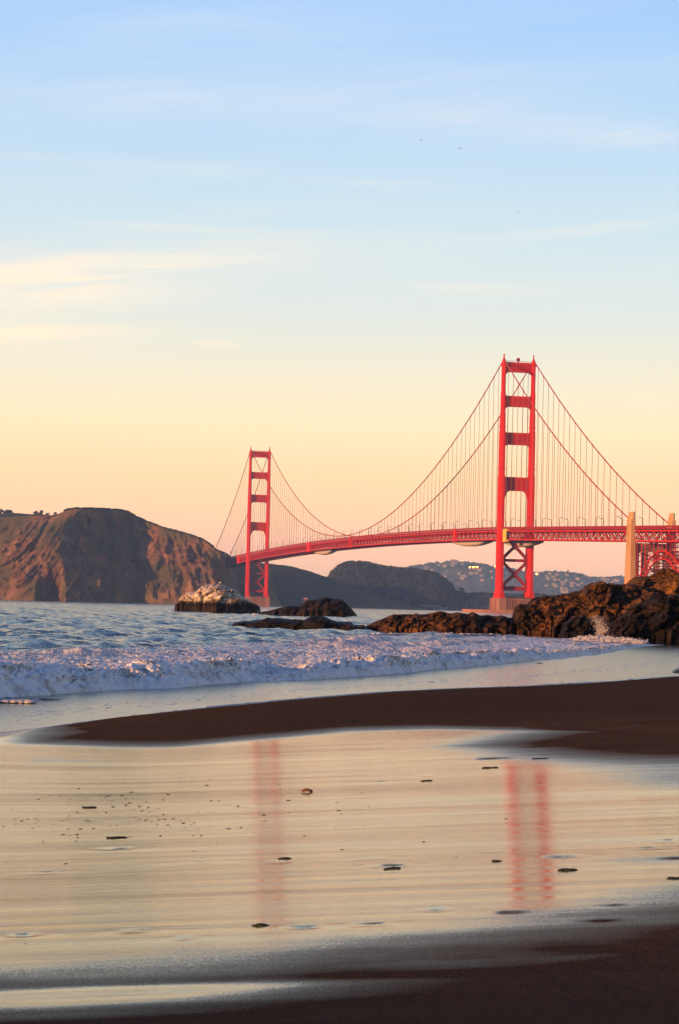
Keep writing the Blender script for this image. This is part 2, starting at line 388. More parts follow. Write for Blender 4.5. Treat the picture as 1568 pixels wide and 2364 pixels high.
def sandmat():
    mt, q, p = material('beach_sand')
    pos = geo(q)
    w = q.n('ShaderNodeAttribute'); w.attribute_name = 'wet'; w = w.outputs['Fac']
    st = q.noise(q.map(pos, (.30, 3.6, 1), rot=(0, 0, -.30)), 1.0, 8, .68, .5)          # rill marks left by the backwash
    st2 = q.noise(q.map(pos, (1.1, 15., 1), (5, 3, 0), (0, 0, -.22)), 1.0, 6, .65, .3)
    gr = q.noise(pos, 55., 3, .7)
    wn = q.m('ADD', w, q.m('MULTIPLY', q.m('SUBTRACT', st, .5), q.m('MULTIPLY', q.m('MULTIPLY', w, q.m('SUBTRACT', 1.0, w)), 2.0)), clamp=True)
    wn = q.m('ADD', wn, q.m('MULTIPLY', q.m('SUBTRACT', q.noise(q.map(pos, (1, .35, 1)), 75., 3, .8), .5), q.m('MULTIPLY', q.m('MULTIPLY', wn, q.m('SUBTRACT', 1.0, wn)), 2.2)), clamp=True)
    wn = q.mapr(wn, .06, .82, 0, 1, False)
    dry = q.ramp(q.m('ADD', q.m('MULTIPLY', gr, .6), q.m('MULTIPLY', q.noise(q.map(pos, (.4, 1.6, 1)), 1.0, 6, .6), .4)), [(.35, (.066, .037, .024)), (.65, (.115, .066, .042))])
    q.put(p.inputs['Base Color'], q.mix(wn, dry, (.20, .19, .03, 1)))  # yellow of the golden reflection put into the wet base
    q.put(p.inputs['Roughness'], q.m('ADD', q.mapr(wn, 0, 1, .8, .012), q.m('MULTIPLY', q.mapr(st, .45, .68), .035)))
    q.put(p.inputs['Specular IOR Level'], q.mapr(wn, 0, 1, .0, 1.))
    q.put(p.inputs['Specular Tint'], q.mix(wn, (1, 1, 1, 1), (1., .95, .70, 1)))   # golden cast of the mirrored sky put into the tint
    q.put(p.inputs['Coat Weight'], q.m('MULTIPLY', wn, .0)); p.inputs['Coat Roughness'].default_value = .012; p.inputs['Coat IOR'].default_value = 1.6
    h = q.m('ADD', q.m('MULTIPLY', st, .0026), q.m('ADD', q.m('MULTIPLY', st2, .0007), q.m('MULTIPLY', gr, q.mapr(wn, 0, 1, .002, .00003))))
    h = q.m('ADD', h, q.m('MULTIPLY', q.noise(q.map(pos, (1., .5, 1)), 1.6, 7, .7), q.mapr(wn, 0, .6, .03, 0.)))
    bump(q, p, h, 1.0, 1.0)
    q.nt.links.new(p.inputs['Normal'].links[0].from_socket, p.inputs['Coat Normal'])
    return mt
M['sand'] = sandmat()

# ------------------------------------------------------------------ beach sand
def world_line(pts, z):
    a = np.array([onz(x, y, z) for x, y in pts]); return a[np.argsort(a[:, 0])]
WLpx = [(-700, 1790), (-300, 1725), (0, 1692), (60, 1686), (250, 1660), (450, 1638), (650, 1617), (900, 1597), (1050, 1590), (1200, 1585), (1400, 1574), (1568, 1561), (2000, 1545), (3000, 1520)]
WL = world_line(WLpx, .04)
FEpx = [(-700, 1780), (-300, 1715), (0, 1690), (200, 1696), (400, 1702), (650, 1697), (800, 1691), (1000, 1692), (1200, 1700), (1400, 1718), (1568, 1742), (2000, 1800)]
def zfilm(y):
    s = lambda t: np.where(t < 12, .036*t, .036*12 + .006*(t-12) + .030*9.*(1-np.exp(-(np.maximum(t, 12)-12)/9.)))
    return 1.19 - s(y) 
def ydist(px, py):
    yy = 12.
    for _ in range(80): r_ = ray(px, py); yy = .5*yy+.5*(float(zfilm(np.array(yy)))-EYE)/r_[2]
    return r_[0]*yy, yy
FE = np.array([ydist(x, y) for x, y in FEpx]); FE = FE[np.argsort(FE[:, 0])]
yw = lambda x: np.interp(x, WL[:, 0], WL[:, 1])
yf = lambda x: np.minimum(np.interp(x, FE[:, 0], FE[:, 1]), yw(x)-1.)
cross_ = lambda x, y: .058*np.clip((46-y)/13, 0, 1)*np.where(x > -1.5, np.where(x > 6, 6+np.tanh((x-6)/4)*4, x), -1.5-1.3*np.tanh((-1.5-x)/1.3))
dents = []
for (dx, dy, wx, wd) in ((1130, 1773, .26, .10), (1235, 1752, .22, .07), (990, 1802, .13, .05), (880, 1811, .14, .03), (900, 2006, .13, .07), (1300, 2009, .15, .08), (1500, 2001, .12, .05),
                         (1140, 1988, .10, .03), (640, 1982, .10, .05), (1000, 2040+75, .09, .05), (200, 1864, .16, .05), (270, 1930, .17, .05), (700, 2138, .10, .05), (430, 2148, .07, .04), (1180, 2132, .10, .05),
                         (60, 2118, .09, .04), (310, 2123, .10, .03), (1390, 2165, .09, .04), (1420, 2130, .08, .03), (1540, 1985, .08, .04), (560, 1850, .1, .03), (860, 1985, .14, .03), (460, 1972, .2, .03), (100, 1975, .2, .03), (1560, 2030, .1, .04), (855, 2140, .12, .03)):
    p = onz(dx, dy, 0.0)
    yy = p[1]
    for _ in range(30):
        r_ = ray(dx, dy); zt = float(zfilm(np.array(yy))); yy = (zt-EYE)/r_[2]
    dents.append((r_[0]*yy, yy, wx, wd))
def sand_z(x, y, detail=True):
    f, w_ = yf(x), yw(x)
    zf = zfilm(np.minimum(y, f))
    t = np.clip((y-f)/(w_-f), 0, 1)
    L = (w_-f)
    z = zf + (0.045-zfilm(f))*t*t*(3-2*t)*1. + np.minimum(L*.006, .13)*np.sin(np.pi*t)
    z = np.where(y > w_, .045 - (y-w_)*.06, z)
    z = z + cross_(x, y)*np.clip((w_-1-y)/3, 0, 1)
    z = z + .010*fbm(x*.12, y*.5, 0, 3, 5)*np.clip((f-y)/6, 0, 1) + .02*fbm(x*.15, y*.15, 0, 3, 9)*t
    z = np.where(y < 8, z + (8-y)*.004, z)
    if detail:
        for (dx, dy, a, b) in dents:
            q = ((x-dx)/a)**2+((y-dy)/(b*1.5))**2
            z = z - .006*np.exp(-q*1.6)*(1+1.2*fbm(x*14, y*5, 0, 4, 3)) + .0015*np.exp(-((np.sqrt(q)-1.5)/.5)**2)
    return z
ys = np.concatenate([np.linspace(-60, 3, 16), 3.5*1.0065**np.arange(0, 410), ])
ys = ys[ys < 46]; ys = np.concatenate([ys, np.linspace(46.2, 150, 190)])
uu = np.concatenate([-1.15-(np.linspace(1, 0, 24, endpoint=False)**2)*9, np.linspace(-1.15, 1.15, 330), 1.15+(np.linspace(0, 1, 25)[1:]**2)*9])
YY, UU = np.meshgrid(ys, uu, indexing='ij')
XX = UU*.152*np.hypot(YY, 4)
ZZ = sand_z(XX, YY)
# wetness: a real property of the sand, set from where the backwash film lies
f_ = yf(XX)
wet = np.clip((f_-YY)/(.07*f_)+.5+.25*fbm(XX*.25, YY*.25, 0, 3, 21), 0, 1)
def blob(px, py, rx, ry, amp):              # patch centred on a spot of the beach; radii in metres
    yy = 15.
    for _ in range(40): r_ = ray(px, py); yy = (float(zfilm(np.array(yy)))-EYE)/r_[2]
    return amp*np.exp(-((XX-r_[0]*yy)/rx)**2-((YY-yy)/ry)**2)
near = onz(784, 2200, 0.0)
def ydist(px, py):
    yy = 12.
    for _ in range(60): r_ = ray(px, py); yy = (float(zfilm(np.array(yy)))-EYE)/r_[2]
    return r_[0]*yy, yy
edge = np.array([ydist(x, y) for x, y in ((-900, 2185), (0, 2190), (300, 2195), (600, 2190), (800, 2165), (950, 2165), (1150, 2150), (1350, 2128), (1568, 2098), (2300, 2040))]); edge = edge[np.argsort(edge[:, 0])]
ye = np.interp(XX, edge[:, 0], edge[:, 1])
wet *= np.clip((YY-ye)/(.26*ye)+.62+.18*fbm(XX*1.2, YY*2.0, 0, 3, 33), 0, 1)
wet += blob(150, 2270, .85, .28, .95) + blob(420, 2262, .8, .13, .45)+blob(100, 2310, .6, .12, .2)
wet -= blob(1580, 1755, 2.4, 5., 1.5)+blob(1600, 1850, 1.2, 2., .35)+blob(1530, 1900, .8, .9, .16)+blob(1560, 2030, .8, .5, .4)+blob(1250, 1745, 1.6, .9, .2)
wet -= blob(0, 1725, 3., 1.2, .35)+blob(60, 1790, 3., .6, .25)+blob(150, 2240, 1.6, .2, .2)
for (dx, dy, a, b) in dents: wet -= .45*np.exp(-((XX-dx)/(a*.9))**2-((YY-dy-.05)/(b*1.6))**2)*(1+1.6*fbm(XX*9, YY*4, 0, 4, 8))
wet = np.clip(wet, 0, 1)
wet = np.maximum(wet, np.clip((-.112-XX/np.maximum(YY, 1)+.012*fbm(XX*.8, YY*.3, 0, 3, 88))/.032, 0, 1)*np.where(YY > 25, .95, 0))
wet = np.where(YY > yw(XX)-.4, np.clip((YY-yw(XX)+.4)*2, 0, 1)*.9, wet)
sand = gridmesh('sand_beach', np.stack([XX, YY, ZZ], -1), M['sand'], True, {'wet': wet})
tag(sand, 'wet brown beach sand mirroring the bright sky', None, None, 'structure')

# ------------------------------------------------------------------ sea, swash and breaker
FRpx = [(-900, 1660), (-300, 1634), (-60, 1620), (0, 1614), (100, 1606), (200, 1601), (300, 1594), (400, 1590), (550, 1578), (700, 1572), (850, 1563), (950, 1556), (1000, 1549), (1100, 1541), (1200, 1531), (1300, 1521), (1400, 1509), (1490, 1494), (1568, 1489), (1800, 1484), (2400, 1480)]
FR = world_line(FRpx, 0.); yfr = lambda x: np.interp(x, FR[:, 0], FR[:, 1])
BKpx = [(-900, 1540), (-300, 1512), (0, 1500), (200, 1492), (400, 1484), (600, 1474), (750, 1462), (850, 1458), (1000, 1460), (1200, 1462), (1400, 1468), (1568, 1476)]
BK = np.array([onz(x, y, 0.) for x, y in BKpx])

K = []
for lam, amp, n in ((30, .085, 3), (15, .06, 4), (8, .045, 6), (4.2, .032, 8), (2.2, .017, 8), (1.2, .008, 7)):
    for i in range(n):
        l = lam*random.uniform(.75, 1.3); th = R(-22+random.gauss(0, 24 if lam > 10 else 42))
        amp_ = amp*1.2; K.append((2*math.pi/l*math.cos(th), 2*math.pi/l*math.sin(th), amp_*random.uniform(.6, 1.2), random.uniform(0, 6.28), l))
def waves(x, y, dy):
    z = 0*x; w1 = x+1.5*fbm(x*.03, y*.03, 0, 2, 1); w2 = y+1.5*fbm(x*.03+9, y*.03, 0, 2, 2)
    for kx, ky, a, ph, l in K:
        s = np.sin(kx*w1+ky*w2+ph); z = z + a*(1-2*np.abs(s)**1.3)*.0 + a*(s+.25*np.cos(2*(kx*w1+ky*w2+ph)))
    return z
ys = np.concatenate([38*1.0055**np.arange(0, 640)]); ys = ys[ys < 1300]
ys = np.concatenate([ys, ys[-1]*1.02**np.arange(1, 190)]); ys = ys[ys < 42000]
uu = np.concatenate([-1.2-(np.linspace(1, 0, 26, endpoint=False)**2)*12, np.linspace(-1.2, 1.2, 430), 1.2+(np.linspace(0, 1, 27)[1:]**2)*12])
YY, UU = np.meshgrid(ys, uu, indexing='ij'); XX = UU*.152*YY
ff = yfr(XX)
calm = np.clip((YY-ff)/25, 0.06, 1)
ZZ = waves(XX, YY, 0)*calm*np.clip(1500/YY, 0, 1)
# two swells about to break, seen beyond the foam on the left
for (px, py, ln, wd, am) in ((330, 1468, 11, 1.6, .16), (180, 1446, 16, 2.2, .16), (520, 1460, 9, 1.5, .12), (700, 1440, 16, 2.4, .13), (60, 1478, 8, 1.4, .14), (250, 1425, 25, 3.2, .15), (40, 1420, 30, 3., .15), (480, 1432, 18, 2.4, .12)):
    c = onz(px, py, 0.); ca, sa = math.cos(R(28)), math.sin(R(28))
    a_ = (XX-c[0])*ca+(YY-c[1])*sa*.25; b_ = (YY-c[1])-(XX-c[0])*.35+.9*fbm(XX*.2, YY*.1, 0, 2, 4)
    ZZ += am*np.exp(-(a_/ln*2)**2)*np.exp(-(b_/wd/2.2)**2)*np.where(b_ < 0, 1, 1)
# foam left on the water behind the breaker
bkpts = BK[np.argsort(BK[:, 0])]
foamamt = np.zeros_like(XX)
ang = XX/YY
ba = np.array([(b[0]/b[1], b[1]) for b in BK]); ba = ba[np.argsort(ba[:, 0])]
fa = np.array([onz(x, y)for x, y in FRpx]); fa = np.array([(b[0]/b[1], b[1]) for b in fa]); fa = fa[np.argsort(fa[:, 0])]
dfr = np.interp(ang, fa[:, 0], fa[:, 1]); dbk = np.interp(ang, ba[:, 0], ba[:, 1])
tt = (YY-dfr)/(dbk-dfr)
foamamt = np.clip(1.15-tt, 0, 1)*np.where(YY > dfr-2, 1, 0)*(1+.25*fbm(XX*.1, YY*.05, 0, 3, 6))
rk = np.clip((XX/YY-.02)/.04, 0, 1)                                   # surge in front of the reef
foamamt = np.clip(np.maximum(foamamt, rk*np.clip(1.6-tt*.8, 0, .75)*np.where(YY > dfr-2, 1, 0)), 0, 1)
ZZ = np.where(YY < dfr+1., -.10-.0*YY, ZZ)
sea = gridmesh('sea_water', np.stack([XX, YY, ZZ], -1), M['water'], True, {'foam': foamamt})
tag(sea, 'choppy blue sea reaching across the strait', None, None, 'structure')

# swash sheet: between the beach edge and the breaker
aa = np.concatenate([np.linspace(-1.6, -.26, 40), np.linspace(-.25, .25, 260), np.linspace(.27, .8, 30)])
wa = np.array([onz(x, y, .04) for x, y in WLpx]); wa = np.array([(b[0]/b[1], b[1]) for b in wa]); wa = wa[np.argsort(wa[:, 0])]
tv = np.linspace(0, 1, 150)
P = np.zeros((len(tv), len(aa), 3)); lace = np.zeros((len(tv), len(aa)))
A_, T_ = np.meshgrid(aa, tv)
d0 = np.interp(A_, wa[:, 0], wa[:, 1])-.25+.35*fbm(A_*30, A_*0+3, 0, 4, 12); d1 = np.interp(A_, fa[:, 0], fa[:, 1])+4.
Yv = d0+(d1-d0)*T_**1.2; Xv = A_*Yv
Zv = .055-.02*T_+.006*fbm(Xv*.8, Yv*.35, 0, 4, 15)+.004*ridged(Xv*.3, Yv*.12, 0, 3, 18)
Zv[0] -= .03
edgew = np.exp(-(T_/.05)**2)*.6+np.exp(-((T_-.35)/.12)**2)*.35
P = np.stack([Xv, Yv, Zv], -1)
sw = gridmesh('shallow_water', P, M['swash'], True, {'lace': edgew*(A_ < .3)})
tag(sw, 'thin sheet of swash sliding up the beach', None, None, 'structure')

# breaker
aa = np.concatenate([np.linspace(-.5, -.2, 60), np.linspace(-.2, .17, 800)[1:]])
tv = np.concatenate([np.linspace(0, .25, 90), np.linspace(.25, 1, 150)[1:]])
A_, T_ = np.meshgrid(aa, tv)
d0 = np.interp(A_, fa[:, 0], fa[:, 1]); d1 = np.interp(A_, ba[:, 0], ba[:, 1])
d0 = d0 + 1.6*fbm(A_*d0*.35, A_*0, 0, 4, 40)
Yv = d0+(d1-d0)*T_**1.7; Xv = A_*Yv
s_ = Yv-d0
hgt = np.interp(A_, [-.5, -.15, -.09, -.02, .02, .07, .115, .14, .17], [.6, .60, .52, .42, .46, .42, .36, .12, .02])*(1+.62*fbm(A_*38, A_*0, 0, 4, 46))
front = np.clip(s_/2.2, 0, 1)**.6
zz_ = hgt*front*6
prof = front*(np.exp(-np.maximum(s_-1.5, 0)/12.)*.66+.34*np.exp(-np.maximum(s_-1.5, 0)/70.))
bil = 1-np.abs(fbm(Xv*.9, Yv*.40, zz_*.5, 4, 50))*2
bil2 = 1-np.abs(fbm(Xv*2.8, Yv*1.5, zz_, 4, 57))*2.2
lump = (bil*.20+bil2*.10+.055*fbm(Xv*8, Yv*4, zz_*2, 3, 61))
Zv = hgt*prof + lump*front*(np.exp(-s_/30.)*.85+.35)*np.clip(hgt*2.4, 0, 1) - .10
Zv = Zv-.12*np.clip((T_-.85)/.15, 0, 1)
Xs = Xv+.22*fbm(Xv*1.6, Yv, Zv*4, 4, 63)*front; Ys = Yv+1.1*fbm(Xv*.9, Yv*.5, Zv*4, 5, 67)*front
wat = np.clip(T_*1.1-.25, 0, 1)*.8+.1*np.clip(s_/2, 0, 1)
fo = gridmesh('wave_foam', np.stack([Xs, Ys, Zv], -1), M['foam'], True, {'water': wat})
tag(fo, 'rolling line of white breaking surf', 'surf', None, 'stuff')
# flecks thrown up from the breaker
sp = MB()
for i in range(1500):
    a = random.uniform(-.17, .13); d = float(np.interp(a, fa[:, 0], fa[:, 1]))+abs(random.gauss(0, 3.5))
    hh = float(np.interp(a, [-.5, -.15, -.09, -.02, .02, .07, .115, .14, .17], [.6, .60, .52, .42, .46, .42, .36, .12, .02]))
    sp.ball((a*d, d, hh*.75+random.expovariate(14)), random.uniform(.008, .028), 1, (1.3, 1, .8), .3)
M['spray'] = paint('spray_drops', (.48, .46, .5), (.66, .62, .66), .4, 5)
so_ = sp.build('foam_flecks', M['spray'], None, True); tag(so_, 'tiny flecks thrown up above the white surf line', 'spray', None, 'stuff')
# little spilled tongue of foam on the left
tf = MB()
for i in range(260):
    c = onz(-10+random.random()**.7*85, 1618+random.gauss(0, 1.6), .06); tf.ball((c[0], c[1], .07), random.uniform(.03, .10), 1, (1.8, 1.6, .45), .25)
o = tf.build('foam_patch', M['spray'], None, True); tag(o, 'small loose patch of foam at the left edge ahead of the surf', 'foam', None, 'stuff')

# ------------------------------------------------------------------ rocks
def rock(name, top, base, dist, thick, mat, label, amp=.10, freq=.35, seed=0, nx=220, nv=70, strata=.5, lean=0., skirt=1.2, power=.62, group=None):
    """outcrop: crest outline at its real distance, rounded cross-section, broken by ridged noise"""
    top = np.array(top, float); base = np.array(base, float)
    xs = np.linspace(top[0, 0], top[-1, 0], nx)
    yt = np.interp(xs, top[:, 0], top[:, 1]); yb = np.interp(xs, base[:, 0], base[:, 1])
    pt = np.array([at(x, y, dist) for x, y in zip(xs, yt)]); zb = np.array([at(x, y, dist-thick*.5)[2] for x, y in zip(xs, yb)])
    H = np.maximum(pt[:, 2]-0., .05); X0 = pt[:, 0]
    v = np.linspace(0, 1, nv)
    V, XI = np.meshgrid(v, X0, indexing='ij'); Hh = np.broadcast_to(H, V.shape)
    ph = V*np.pi*.98
    pr = np.clip(np.sin(ph), 0, 1)**power
    W = thick*.5*np.clip(Hh/np.percentile(H, 80), .12, 1.4)**.7
    Yc = dist - np.cos(ph)*W + lean*Hh
    Zc = Hh*pr
    u = XI
    n = ridged(u*freq+seed, Yc*freq, Zc*freq*1.5, 6, seed, .56)*.6 + fbm(u*freq*2.3, Yc*freq*2.3, Zc*freq*2.3, 6, seed+3, .6)*.55
    # slanted bedding: steps along a tilted direction
    sl_ = (u*.55+Zc*1.25+Yc*.25)*freq*2.2 + 1.3*fbm(u*freq, Yc*freq, Zc*freq, 3, seed+8)
    st = (np.abs((sl_ % 1.)-.5)*2)**.6-.5
    Hs = np.percentile(H, 85)
    n2 = ridged(u*freq*5+seed, Yc*freq*5, Zc*freq*6, 4, seed+21, .6)
    q1, q2, q3 = (u*.8+Zc*.6)*freq*.95, Yc*freq*.7, (Zc*.9-u*.5)*freq*2.1
    wz_ = .10*fbm(u*freq*2, Yc*freq*2, Zc*freq*2, 3, seed+30)
    f1, f2, idn, tl = worley(q1+wz_, q2+wz_, q3+wz_, seed+31); g1, g2, gdn, tl2 = worley(q1*2.6+wz_, q2*2.6, q3*2.6+wz_, seed+37)
    blk = idn*.9 + tl*1.5 + tl2*.5 - .35*np.exp(-((f2-f1)/.05)**2) + .3*gdn + .15*n2
    disp = (n*.28+strata*st*.6+.12*n2+blk*.95)*amp*Hs*1.2
    fade = np.sin(np.clip(ph, 0, np.pi))**.5
    crest = np.exp(-((V-.5)/.10)**2)
    Yc2 = Yc - disp*2.0*(np.cos(ph)*.7+.3)
    Zc2 = Zc + disp*.55*fade*(1-.82*crest)
    X2 = XI + fbm(XI*freq*2, Yc*freq*2, Zc*freq*2, 4, seed+5)*amp*Hs*.6
    Zc2 = np.where(V < .03, -skirt, Zc2); Zc2 = np.where(V > .97, -skirt, Zc2)
    P = np.stack([X2, Yc2, np.maximum(Zc2, -skirt)], -1)
    # close ends
    for e in (0, -1): P[:, e, 2] = np.minimum(P[:, e, 2], -.3)
    o = gridmesh(name, P, mat, False)
    tag(o, label, 'rock', group); return o
def rd(x, y): return 2.35*FPX/(y-hor(x))
rock('sea_rock', [(404, 1412), (406, 1400), (413.5, 1388), (421, 1374), (437.7, 1366.6), (452.8, 1365), (468, 1353), (492, 1348.5), (513, 1349), (525, 1354), (546, 1362), (558, 1375), (573.5, 1384.7), (585.6, 1393.8), (597.6, 1403), (602, 1413)],
     [(404, 1411), (602, 1418)], rd(500, 1416)+10, 20, M['rock_white'], 'big sea rock with a pale guano-whitened cap on a dark base', .055, .22, 3, strata=.2, power=.5)
rock('sea_rock', [(585, 1421), (600.7, 1414), (621.8, 1409.5), (655, 1401), (664, 1399), (691, 1400), (712, 1386), (730, 1383.8), (754.6, 1379), (763.6, 1383), (790.8, 1384.7), (800, 1395), (812, 1406), (826, 1422)],
     [(585, 1421), (826, 1425)], rd(700, 1424)+8, 16, M['rock_dark'], 'dark humped sea rock between the white-capped rock and the reef, tapering to its left', .09, .35, 9, strata=.3)
rock('sea_rock', [(535, 1450), (537, 1438.5), (549, 1435.5), (573.5, 1434.5), (603.7, 1430.6), (615.7, 1427), (650, 1427.5), (703, 1431.5), (718, 1423), (745.5, 1421.6), (763.6, 1430), (781.7, 1435.4), (809, 1436), (818, 1443.6), (839, 1442.7), (851, 1449.6), (854, 1462)],
     [(535, 1452), (854, 1461)], rd(700, 1457)+2.5, 5.5, M['rock_dark'], 'long flat nearly black rock lying lowest in the water before the other sea rocks', .07, .8, 14, strata=.3, power=.45)
reefd = rd(1000, 1464)+3
rock('reef_rock', [(843, 1452), (847, 1444), (870, 1435), (906, 1420), (927, 1419), (958, 1419), (962, 1416), (966, 1419), (1002, 1417), (1014.5, 1413), (1027, 1414), (1038, 1417), (1058, 1413.5), (1069, 1416), (1081.5, 1418.6), (1090.5, 1413.4), (1099.6, 1418.6), (1107, 1422.5), (1128, 1422.5), (1146, 1423), (1161, 1421), (1172, 1427.6), (1190, 1428), (1215, 1436), (1240, 1450)],
     [(843, 1460), (1240, 1467)], reefd, 9, M['rock_mid'], 'long low brown reef in front of the near bridge pier', .10, .75, 21, nx=340, nv=90)
bd = rd(1300, 1473)+3
rock('shore_rock', [(1172, 1440), (1183, 1426), (1193, 1406.5), (1203, 1396.7), (1217.5, 1395.5), (1229.7, 1383), (1249, 1378), (1256.8, 1375), (1269, 1377), (1296, 1372), (1311, 1369.7), (1330, 1365.3), (1345, 1362.8), (1352.5, 1353.7), (1366, 1346.4), (1371, 1347.6), (1377, 1345), (1388, 1342), (1396.7, 1345), (1400, 1349.5), (1414, 1347), (1417.5, 1351), (1431, 1350), (1453, 1349), (1480, 1352), (1520, 1370), (1560, 1400)],
     [(1172, 1467), (1600, 1480)], bd+5, 13, M['rock_mid'], 'large stepped brown outcrop climbing to the right with jagged slabs on its crest', .085, .42, 31, nx=420, nv=130, strata=.8, power=.75)
rock('shore_rock', [(1425, 1400), (1440, 1356), (1453, 1345), (1468, 1335), (1482.6, 1332.4), (1497, 1333), (1512, 1325.5), (1524, 1318), (1539, 1314), (1551, 1317), (1568, 1324), (1600, 1330), (1640, 1345), (1700, 1390)],
     [(1425, 1470), (1700, 1480)], bd+10, 12, M['rock_brown'], 'smooth rounded ochre brown boulder forming the highest top at the right edge', .055, .35, 44, nx=260, nv=110, strata=.25, power=.5)
rock('shore_rock', [(1395, 1488), (1402, 1462), (1412, 1440), (1430, 1424), (1450, 1410), (1470, 1398), (1492, 1393), (1510, 1385), (1530, 1384), (1550, 1378), (1568, 1376), (1600, 1374), (1660, 1384), (1720, 1420)],
     [(1395, 1488), (1720, 1489)], rd(1500, 1489)+5, 8, M['rock_dark'], 'nearly black wet rock mass at the right edge, in front of the ochre boulder', .12, .6, 52, nx=320, nv=110, strata=.8, power=.6)
rock('shore_rock', [(1234, 1468), (1238, 1446), (1250, 1430), (1258, 1419), (1264, 1416), (1270, 1424), (1274, 1440), (1279, 1456), (1284, 1469)],
     [(1234, 1469), (1284, 1470)], rd(1260, 1470)+.3, 3.5, M['rock_brown'], 'pointed triangular slab leaning on the foot of the stepped outcrop', .06, .9, 61, nx=70, nv=60, strata=.2)
rock('shore_rock', [(1290, 1470), (1300, 1440), (1322, 1428), (1345, 1424), (1362, 1430), (1374, 1448), (1382, 1472)],
     [(1290, 1471), (1382, 1474)], rd(1330, 1474)+.6, 4, M['rock_dark'], 'dark rounded rock at the waterline left of the splash', .13, .7, 66, nx=120, nv=70, strata=.6)
rock('shore_rock', [(1378, 1474), (1384, 1440), (1392, 1425), (1400, 1420), (1410, 1428), (1425, 1450), (1435, 1478)],
     [(1378, 1476), (1435, 1480)], rd(1405, 1478)+2.2, 4, M['rock_mid'], 'brown rock directly behind the splash of spray', .12, .7, 69, nx=100, nv=70, strata=.6)
rock('small_rock', [(1455, 1486), (1468, 1480), (1476, 1472), (1484, 1474), (1492, 1482), (1500, 1487)],
     [(1455, 1487), (1500, 1488)], rd(1478, 1489), 1.2, M['rock_dark'], 'small black rock poking out of the foam at the right', .12, 2., 72, nx=60, nv=40)
rock('small_rock', [(1236, 1533), (1240, 1530.5), (1246, 1529), (1252, 1531), (1257, 1533.5)],
     [(1236, 1533), (1257, 1534)], rd(1246, 1533.5), .5, M['rock_dark'], 'tiny dark stone at the lower edge of the surf right of centre', .12, 5., 75, nx=30, nv=24, skirt=.3)
rock('small_rock', [(72, 1617), (80, 1613), (100, 1611.5), (120, 1612), (132, 1615), (138, 1618)],
     [(72, 1618), (138, 1618)], rd(100, 1618), .7, M['rock_dark'], 'flat dark rock awash beside the foam patch at the left edge', .12, 4., 77, nx=50, nv=30, skirt=.3)
rock('small_rock', [(1545, 1560), (1556, 1550), (1568, 1543), (1590, 1538), (1640, 1536), (1660, 1545)],
     [(1545, 1562), (1660, 1562)], rd(1575, 1556), 3, M['rock_dark'], 'low dark rock on the wet sand at the right edge', .08, 2., 79, nx=60, nv=40, skirt=.5)
# splash against the rocks
sp = MB(); sd_ = 199.
for i in range(1700):
    t = random.random(); a = random.gauss(0, 1.35)
    px = 1397-16*t+a*(7-1.*t)+4*math.sin(t*5); py = 1468-48*t**1.1+abs(random.gauss(0, 3))
    c = at(px, py, sd_+random.gauss(0, .5)); sp.ball(c, random.uniform(.010, .034)*(1.25-t*.8), 1, (1, 1, 1.2), .4)
for i in range(450):
    px = 1400+random.gauss(0, 8); py = 1462-abs(random.gauss(0, 7)); c = at(px, py, sd_+random.gauss(0, .4)); sp.ball(c, random.uniform(.015, .05), 1, (1, 1, 1), .4)
o = sp.build('splash_spray', M['splash'], None, True); tag(o, 'burst of pinkish spray where a wave hits the rocks', 'splash', None, 'stuff')
sp = MB()
for i in range(3600):
    t = random.random(); px = 1330+t*160+random.gauss(0, 4); py = 1478+t*8-abs(random.gauss(0, 1))*(5-3*abs(t-.45)); c = at(px, py, rd(px, 1484+6*t)+random.gauss(0, .8))
    sp.ball((c[0], c[1], max(c[2], .05)), random.uniform(.015, .065), 1, (1.6, 1.4, .8), .35)
for i in range(500):
    t = random.random(); px = 860+t*480; c = at(px, 1465+t*2-abs(random.gauss(0, 1.2)), rd(px, 1466+t*3))
    sp.ball((c[0], c[1]-1, max(c[2], .03)), random.uniform(.05, .16), 1, (1.8, 1.4, .6), .35)
for i in range(160):
    px = random.uniform(588, 625); c = at(px, 1421-random.random()*3, rd(px, 1421)-2); sp.ball((c[0], c[1], max(c[2], .1)), random.uniform(.15, .45), 1, (1.8, 1.4, .6), .35)
o = sp.build('surge_foam', M['spray'], None, True); tag(o, 'lumpy white foam surging along the foot of the rocks', 'foam', None, 'stuff')

# unseen bluff added toward the low sun, crest shaped to shade rocks and surf
def bluff():
    tvv = np.linspace(-420, 700, 240); wv = np.linspace(-1, 1, 40)
    hh = np.interp(tvv, [-420, -260, -190, -150, -128, -95, -69, -51, -20, 60, 300, 700], [2, 4, 20, 25.0, 26.0, 21.5, 17.8, 13.6, 14.5, 24, 40, 30])
    hh = hh + 1.1*fbm(tvv*.08, tvv*0, 0, 4, 91)
    W, T = np.meshgrid(wv, tvv, indexing='ij'); Hb = np.broadcast_to(hh, W.shape)
    along = 120 + W*45 + 6*fbm(T*.03, W*2, 0, 4, 93)
    z = Hb*(1-np.abs(W)**1.7) - 4*np.abs(W)**6 + 2.*fbm(T*.06, W*3, 0, 4, 95)*np.abs(W)
    sx_, sy_ = -math.sin(SUN_AZ), -math.cos(SUN_AZ)
    x = sx_*along + (-sy_)*T; y = sy_*along + sx_*T
    o = gridmesh('shade_bluff', np.stack([x, y, z], -1), M['grasshill'], True); tag(o, 'unseen scrubby bluff shaped to shade the near rocks and surf', None, None, 'structure')
